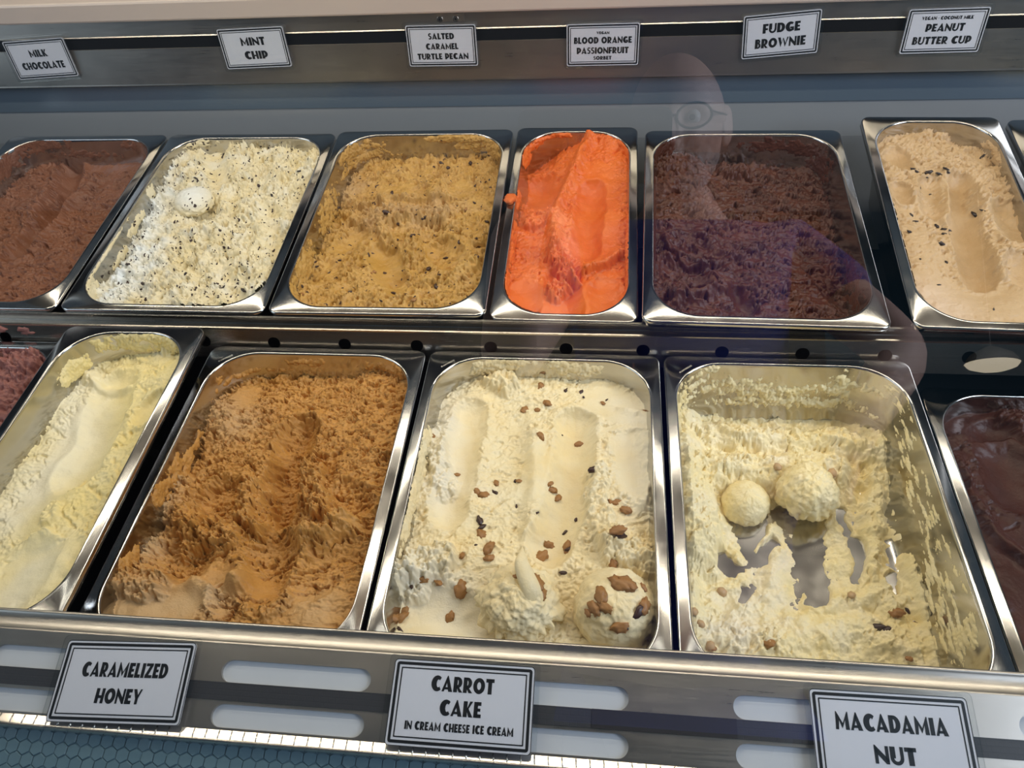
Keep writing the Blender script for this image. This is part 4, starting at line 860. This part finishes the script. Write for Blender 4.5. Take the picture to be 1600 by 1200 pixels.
def frame(mb, w, h, t, r, z):
    a = rrect(w, h, r); b = rrect(w - 2 * t, h - 2 * t, max(r - t, .0002)); n = len(a)
    for i in range(n):
        j = (i + 1) % n; mb.poly([(*a[i], z), (*a[j], z), (*b[j], z), (*b[i], z)])
def sign(name, label, f, x, s, off, rot, w, h, lines, sd=1, lean=0.0):
    o = empty('flavour_sign'); c = Vector(f(x, s, off)); ex = Vector((1, 0, 0))
    up = (Vector(f(x, s + sd * .01, off)) - c).normalized(); nn = ex.cross(up)
    o.matrix_world = Matrix(((ex.x, up.x, nn.x, c.x), (ex.y, up.y, nn.y, c.y), (ex.z, up.z, nn.z, c.z), (0, 0, 0, 1))) @ Matrix.Rotation(math.radians(rot), 4, 'Z') @ Matrix.Rotation(math.radians(lean), 4, 'X')
    tag(o, label, 'sign', 'flavour signs on the case')
    k = w / .104
    mb = MB(); p = rrect(w, h, .0030 * k); mb.poly([(*q, .0) for q in p]); mb.poly([(*q, -.0006) for q in p][::-1])
    for i in range(len(p)): j = (i + 1) % len(p); mb.poly([(*p[i], -.0006), (*p[j], -.0006), (*p[j], 0), (*p[i], 0)])
    mb.build('card', M['paper'], o)
    mb = MB(); frame(mb, w, h, .0005 * k, .0030 * k, .00015); frame(mb, w - .0038 * k, h - .0038 * k, .0021 * k, .0020 * k, .00015); frame(mb, w - .0112 * k, h - .0112 * k, .0009 * k, .0006 * k, .00015)
    mb.build('printed_border', M['ink'], o)
    mb = MB()
    for t, y, hh, ww in lines:
        for p in text_polys(t, hh * k, ww * k): mb.poly([(a, b + y * k, .00018) for a, b in p])
    mb.build('lettering', M['ink'], o)
    mb = MB(); lw, lh = w + .0075 * k, h + .0075 * k; p = rrect(lw, lh, .004 * k)
    mb.poly([(*q, .0005) for q in p])
    for i in range(len(p)): j = (i + 1) % len(p); mb.poly([(*p[i], -.0010), (*p[j], -.0010), (*p[j], .0005), (*p[i], .0005)])
    mb.build('laminate', M['laminate'], o)
    return o
# lines: text, baseline, cap height, width (for a card 104 mm wide)
FW, FH = .104, .0585
sign('honey', 'white caramelized honey flavour sign on front rail', fr, .0890, .0330, .0050, 2.3, FW, FH, [('CARAMELIZED', .0030, .0105, .068), ('HONEY', -.0155, .0105, .036)], -1)
sign('carrot', 'white carrot cake in cream cheese flavour sign on front rail', fr, .3476, .0322, .0050, .2, FW, FH, [('CARROT', .0085, .0105, .046), ('CAKE', -.0075, .0105, .030), ('IN CREAM CHEESE ICE CREAM', -.0180, .0056, .078)], -1)
sign('maca', 'white macadamia nut flavour sign on front rail at bottom right', fr, .6430, .0335, .0050, .4, FW, FH, [('MACADAMIA', .0040, .0110, .073), ('NUT', -.0155, .0110, .027)], -1)
BW, BH = .0945, .0530
sign('milk', 'white milk chocolate flavour sign on back rail', br, -.3575, .0320, .0050, 2.6, BW, BH, [('MILK', .0035, .0105, .030), ('CHOCOLATE', -.0145, .0105, .072)], lean=2)
sign('mint', 'white mint chip flavour sign on back rail', br, -.0385, .0400, .0050, 1.4, BW, BH, [('MINT', .0040, .0115, .038), ('CHIP', -.0155, .0115, .036)], lean=2)
sign('salt', 'white salted caramel turtle pecan flavour sign on back rail', br, .2215, .0375, .0050, -.3, BW, BH, [('SALTED', .0090, .0085, .038), ('CARAMEL', -.0050, .0085, .048), ('TURTLE PECAN', -.0190, .0085, .076)], lean=2)
sign('blood', 'white vegan blood orange passionfruit sorbet flavour sign', br, .4340, .0342, .0050, 0, BW, BH, [('VEGAN', .0145, .0036, .018), ('BLOOD ORANGE', .0020, .0088, .082), ('PASSIONFRUIT', -.0120, .0088, .074), ('SORBET', -.0205, .0052, .026)], lean=2)
sign('fudge', 'tilted white fudge brownie flavour sign on back rail', br, .6575, .0415, .0050, 4.0, BW, BH, [('FUDGE', .0035, .0125, .050), ('BROWNIE', -.0160, .0125, .068)], lean=2)
sign('peanut', 'white vegan coconut milk peanut butter cup flavour sign', br, .8530, .0415, .0050, .4, BW, BH, [('VEGAN . COCONUT MILK', .0145, .0044, .066), ('PEANUT', -.0005, .0100, .050), ('BUTTER CUP', -.0170, .0100, .076)], lean=2)

# maker's stamp raised on the corner of the front pans' flanges
STAMP = plain('stamped_steel', (0.62, 0.61, 0.58), 0.35, metal=1.0, noise=0.1)
for key in ('honey', 'carrot', 'macadamia'):
    P_ = PANS[key]; mb = MB(); ca, sa = math.cos(math.radians(40)), math.sin(math.radians(40)); cx, cy = -P_.a + .0115, P_.b - .0095
    for p in text_polys('CARTIELLE', .0018, .0170): mb.poly([(cx + a_ * ca - b_ * sa, cy + a_ * sa + b_ * ca, .00025) for a_, b_ in p])
    mb.build('stamped_lettering', STAMP, P_.obj)
# ------------------------------------------------------------------ the customer whose reflection shows in the front glass, and the pendant lamp
SKIN = plain('skin', (0.62, 0.40, 0.33), 0.5, noise=0.08, scale=12)
BLUE = plain('blue_cotton', (0.012, 0.030, 0.24), 0.8, noise=0.12, scale=40)
DENIM = plain('dark_denim', (0.03, 0.04, 0.07), 0.85, noise=0.15, scale=60)
LEATHER = plain('dark_shoe_leather', (0.03, 0.02, 0.016), 0.5)
BEARD = plain('grey_beard', (0.42, 0.38, 0.36), 0.8, noise=0.25, scale=200)
FZ = -0.75
def skin_mesh(name, joints, edges, mat, parent, sub=2, root='pelvis'):
    keys = list(joints); me = bpy.data.meshes.new(name)
    me.from_pydata([joints[k][:3] for k in keys], [(keys.index(a), keys.index(b)) for a, b in edges], []); me.update()
    o = link(name, me, mat, parent, world=True if parent else None)
    sk = o.modifiers.new('skin', 'SKIN'); sk.use_smooth_shade = True
    for k, v in zip(keys, me.skin_vertices[0].data):
        r = joints[k][3]; v.radius = (r, r) if not isinstance(r, tuple) else r; v.use_root = (k == root)
    sb = o.modifiers.new('sub', 'SUBSURF'); sb.levels = sb.render_levels = sub
    return o
PX, PY = 0.575, -0.80
J = {'pelvis': (PX, PY - .10, .17, .125), 'waist': (PX, PY - .10, .32, .120), 'chest': (PX, PY - .07, .52, .138), 'upper': (PX, PY - .06, .68, .10), 'neck': (PX, PY - .05, .77, .058), 'skull': (PX + .0, PY - .01, .87, .055),
     'rs': (PX + .185, PY - .05, .725, .062), 're': (.885, -.715, .525, .046), 'rw': (.745, -.520, .372, .029), 'rp': (.715, -.480, .340, .026),
     'ls': (PX - .185, PY - .05, .725, .062), 'le': (PX - .27, PY + .12, .48, .046), 'lw': (.345, -.345, .530, .029), 'lp': (.372, -.315, .556, .026),
     'rh': (PX + .085, PY - .10, .10, .095), 'rk': (PX + .10, PY - .06, -.29, .062), 'ra': (PX + .11, PY - .09, FZ + .09, .044), 'rt': (PX + .12, PY + .06, FZ + .045, .036),
     'lh': (PX - .085, PY - .10, .10, .095), 'lk': (PX - .10, PY - .05, -.29, .062), 'la': (PX - .11, PY - .09, FZ + .09, .044), 'lt': (PX - .12, PY + .06, FZ + .045, .036)}
E_ = [('pelvis', 'waist'), ('waist', 'chest'), ('chest', 'upper'), ('upper', 'neck'), ('neck', 'skull'), ('upper', 'rs'), ('rs', 're'), ('re', 'rw'), ('rw', 'rp'), ('upper', 'ls'), ('ls', 'le'), ('le', 'lw'), ('lw', 'lp'),
      ('pelvis', 'rh'), ('rh', 'rk'), ('rk', 'ra'), ('ra', 'rt'), ('pelvis', 'lh'), ('lh', 'lk'), ('lk', 'la'), ('la', 'lt')]
# fingers curl round the ends of the phone held up in front of the chest
up = -CAM_R[1]; rt = CAM_R[0]; fw = CAM_R[2]
for sd, hx, palm in (('r', 1, 'rp'), ('l', -1, 'lp')):
    c = np.array(J[palm][:3]); up = -CAM_R[1]; rt = CAM_R[0]; fw = CAM_R[2]
    if sd == 'r':      # this hand hangs free, slightly curled, in line with its forearm
        fw = c - np.array(J['rw'][:3]); fw /= np.linalg.norm(fw); rt = np.cross(fw, (0, 0, 1.0)); rt /= np.linalg.norm(rt); up = np.cross(rt, fw); up, rt = rt, -up
    for k, (u, ln) in enumerate(((.030, .030), (.011, .034), (-.008, .032), (-.026, .026))):
        a = c + up * u + (rt * hx * .016 + fw * .012 if sd == 'l' else fw * .045); b = a + fw * ln * .9 + rt * hx * .004; d = b + ((-rt * hx * ln * .7 + fw * .004) if sd == 'l' else (fw * ln * .6 + np.array((0, 0, -.014))))
        for nme, p, r in (('a', a, .0088), ('b', b, .0082), ('c', d, .0070)): J[f'{sd}f{k}{nme}'] = (*p, r)
        E_ += [(palm, f'{sd}f{k}a'), (f'{sd}f{k}a', f'{sd}f{k}b'), (f'{sd}f{k}b', f'{sd}f{k}c')]
    a = c + up * .026 - rt * hx * .010; b = a + up * .018 - rt * hx * .022; J[f'{sd}t0'] = (*a, .0105); J[f'{sd}t1'] = (*b, .0085); E_ += [(palm, f'{sd}t0'), (f'{sd}t0', f'{sd}t1')]
PER = empty('person', (PX, PY - .10, FZ)); tag(PER, 'person in glasses and blue t-shirt photographing the case, seen reflected in its glass', 'person')
bpy.context.view_layer.update()
skin_mesh('body', J, E_, SKIN, PER)
S_ = {k: J[k] for k in ('pelvis', 'waist', 'chest', 'upper', 'rs', 'ls')}
S_ = {k: (*v[:3], v[3] + .016) for k, v in S_.items()}
S_['pelvis'] = (PX, PY - .10, .17, .185); S_['waist'] = (PX, PY - .10, .32, .180); S_['chest'] = (PX, PY - .07, .52, .190); S_['upper'] = (PX, PY - .06, .67, .135); S_['hem'] = (PX, PY - .10, .06, .190); S_['nk'] = (PX, PY - .055, .745, .074)
for s in ('r', 'l'):
    a = np.array(J[s + 's'][:3]); b = np.array(J[s + 'e'][:3]); S_[s + 'v'] = (*(a + (b - a) * .62), .064)
skin_mesh('t_shirt', S_, [('pelvis', 'waist'), ('hem', 'pelvis'), ('waist', 'chest'), ('chest', 'upper'), ('upper', 'nk'), ('upper', 'rs'), ('rs', 'rv'), ('upper', 'ls'), ('ls', 'lv')], BLUE, PER)
T_R = {k: (*J[k][:3], J[k][3] + .014) for k in ('pelvis', 'rh', 'rk', 'lh', 'lk')}
T_R['pelvis'] = (PX, PY - .10, .13, .165); T_R['rb'] = (PX + .11, PY - .08, FZ + .10, .062); T_R['lb'] = (PX - .11, PY - .08, FZ + .10, .062)
skin_mesh('trousers', T_R, [('pelvis', 'rh'), ('rh', 'rk'), ('rk', 'rb'), ('pelvis', 'lh'), ('lh', 'lk'), ('lk', 'lb')], DENIM, PER)
for sx in (1, -1):
    sh = {'pelvis': (PX + sx * .11, PY - .13, FZ + .050, (.045, .046)), 'm': (PX + sx * .115, PY - .03, FZ + .048, (.047, .044)), 'toe': (PX + sx * .122, PY + .11, FZ + .036, (.042, .034))}
    skin_mesh('shoe', sh, [('pelvis', 'm'), ('m', 'toe')], LEATHER, PER)
# head: sculpted ellipsoid with brow, eye sockets, nose, lips, chin and ears; tilted down towards the phone
th = np.linspace(0, np.pi, 90); ph = np.linspace(0, 2 * np.pi, 140, endpoint=False); TH, PH = np.meshgrid(th, ph, indexing='ij')
P = np.stack([np.sin(TH) * np.sin(PH), np.sin(TH) * np.cos(PH), np.cos(TH)], -1).reshape(-1, 3)      # +y is the face
x, y, z = P.T; V = np.stack([x * .076, y * .098, z * .120], 1)
V[:, 0] *= np.where(z < 0, 1 - .14 * np.abs(z) ** 1.5, 1.06)
def g(cx, cz, sx, sz): return np.exp(-((V[:, 0] - cx) / sx) ** 2 - ((V[:, 2] - cz) / sz) ** 2) * (y > 0)
dy = .024 * g(0, -.022, .011, .020) + .012 * g(0, .000, .009, .022) + .007 * g(0, .030, .045, .010) - .012 * g(.032, .008, .016, .011) - .012 * g(-.032, .008, .016, .011) + .006 * g(0, -.056, .022, .006) + .006 * g(0, -.068, .018, .006) - .004 * g(0, -.062, .024, .003) + .012 * g(0, -.098, .024, .016) + .004 * g(.036, -.028, .018, .018) + .004 * g(-.036, -.028, .018, .018)
V[:, 1] += dy
a, b = TH.shape; idx = np.arange(a * b).reshape(a, b); nx_ = np.roll(idx, -1, 1)
HEAD = mesh_np('head', V, np.stack([idx[:-1], idx[1:], nx_[1:], nx_[:-1]], -1).reshape(-1, 4))
hc = Vector((PX - .012, PY + .025, .930))
HM = Matrix.Translation(hc) @ Matrix.Rotation(math.radians(12), 4, 'Z') @ Matrix.Rotation(math.radians(-24), 4, 'X')
PI_ = Matrix.Translation((-PX, -(PY - .10), -FZ))
ho = link('head', HEAD, SKIN, PER); ho.matrix_local = PI_ @ HM
for sx in (1, -1):
    e = rock('ear', 3, .010, .022, .034, 3, .12); e.materials.append(SKIN); eo = link('ear', e, SKIN, ho); eo.location = (sx * .078, -.004, -.004); eo.rotation_euler = (.15, 0, sx * .35)
    e = rock('eye', 1, .012, .012, .012, 3, 0); em = plain('eye_white', (.75, .72, .70), .2); e.materials.append(em); eo = link('eye', e, em, ho); eo.location = (sx * .032, .078, .006)
    e = rock('pupil', 1, .005, .002, .005, 2, 0); e.materials.append(M['ink']); eo = link('pupil', e, M['ink'], ho); eo.location = (sx * .032, .0905, .004)
k = (V[:, 2] < -.045) & (V[:, 1] > .005) & ~((np.abs(V[:, 0]) < .020) & (np.abs(V[:, 2] + .062) < .009))
Fh = np.stack([idx[:-1], idx[1:], nx_[1:], nx_[:-1]], -1).reshape(-1, 4); Fb = Fh[k[Fh].all(1)]; us = np.unique(Fb); rm = np.full(len(V), -1); rm[us] = np.arange(len(us))
link('beard', mesh_np('beard', V[us] * (1.045 + .02 * n3(V[us] * 160, 4)[:, None]), rm[Fb]), BEARD, ho)
mb = MB(); nr = 20
for sx in (1, -1):
    pts = [Vector((sx * .036 + .027 * math.cos(2 * math.pi * q / nr), .108, .004 + .019 * math.sin(2 * math.pi * q / nr))) for q in range(nr)]
    for q in range(nr): mb.tube(pts[q], pts[(q + 1) % nr], .0022, n=6)
    mb.tube((sx * .063, .106, .008), (sx * .082, .0, .012), .0018, n=6)
mb.tube((-.010, .110, .008), (.010, .110, .008), .002, n=6)
mb.build('glasses', M['black'], ho)
up = -CAM_R[1]; rt = CAM_R[0]; fw = CAM_R[2]
# phone
PHONE = MB(); hw, hh, ht = .0735, .0360, .0040; pr_ = rrect(2 * hw, 2 * hh, .010, 5)
c0 = CAM_C - fw * .020 + rt * (-.012) - up * .012
def ppt(u, v, w): return tuple(c0 + rt * u + up * v + fw * w)
PHONE.poly([ppt(*q, ht) for q in pr_]); PHONE.poly([ppt(*q, -ht) for q in pr_][::-1])
for i in range(len(pr_)): j = (i + 1) % len(pr_); PHONE.poly([ppt(*pr_[i], -ht), ppt(*pr_[j], -ht), ppt(*pr_[j], ht), ppt(*pr_[i], ht)])
po = PHONE.build('phone', M['black']); tag(po, 'black phone held up in one hand in front of the case', 'phone')
# pendant lamp further back in the shop
LX, LY, LZ = 1.968, -2.657, 1.02
lampo = empty('pendant_lamp', (LX, LY, LZ)); tag(lampo, 'white dome pendant lamp reflected at the right of the glass', 'lamp')
cw = plain('lamp_enamel', (.55, .5, .42), .4)
MB().lathe([(.010, .070), (.024, .064), (.075, .036), (.100, .0), (.096, .0), (.072, .032), (.022, .058)], n=32).build('shade', cw, lampo, smooth=True)
lg, lgn, lgp = newmat('lamp_diffuser'); lgp.inputs['Emission Color'].default_value = (1, .86, .62, 1); lgp.inputs['Emission Strength'].default_value = 3.5; lgp.inputs['Base Color'].default_value = (.9, .85, .75, 1)
MB().lathe([(.096, .002), (.085, -.013), (.055, -.024), (.0, -.029)], n=32).build('diffuser', lg, lampo, smooth=True)
MB().tube((0, 0, .065), (0, 0, .95), .0016).build('cord', M['white_plastic'], lampo)
# the shop around the case
TEALW = plain('teal_wall_paint', (0.06, 0.16, 0.22), .6, noise=.1, scale=3)
DARKW = plain('dark_wall_paint', (0.035, 0.035, 0.04), .7, noise=.1, scale=3)
FLR = plain('grey_floor_tile', (0.20, 0.20, 0.20), .5, noise=.15, scale=3)
for nme, lo, hi, mt in (('floor', (-4, -3.6, FZ - .05), (4, 2.4, FZ), FLR), ('wall_front', (-4, -3.7, FZ), (1.62, -3.6, 2.1), DARKW), ('wall_right', (1.62, -3.7, FZ), (4, -3.6, 2.1), TEALW), ('wall_back', (-4, 2.4, FZ), (4, 2.5, 2.1), DARKW)):
    w_ = MB().box(lo, hi).build(nme, mt); w_['kind'] = 'structure'; w_['label'] = {'floor': 'grey tiled shop floor under the case', 'wall_front': 'dark shop wall behind the customer', 'wall_right': 'teal shop wall behind the pendant lamp', 'wall_back': 'dark wall on the staff side of the case'}[nme]
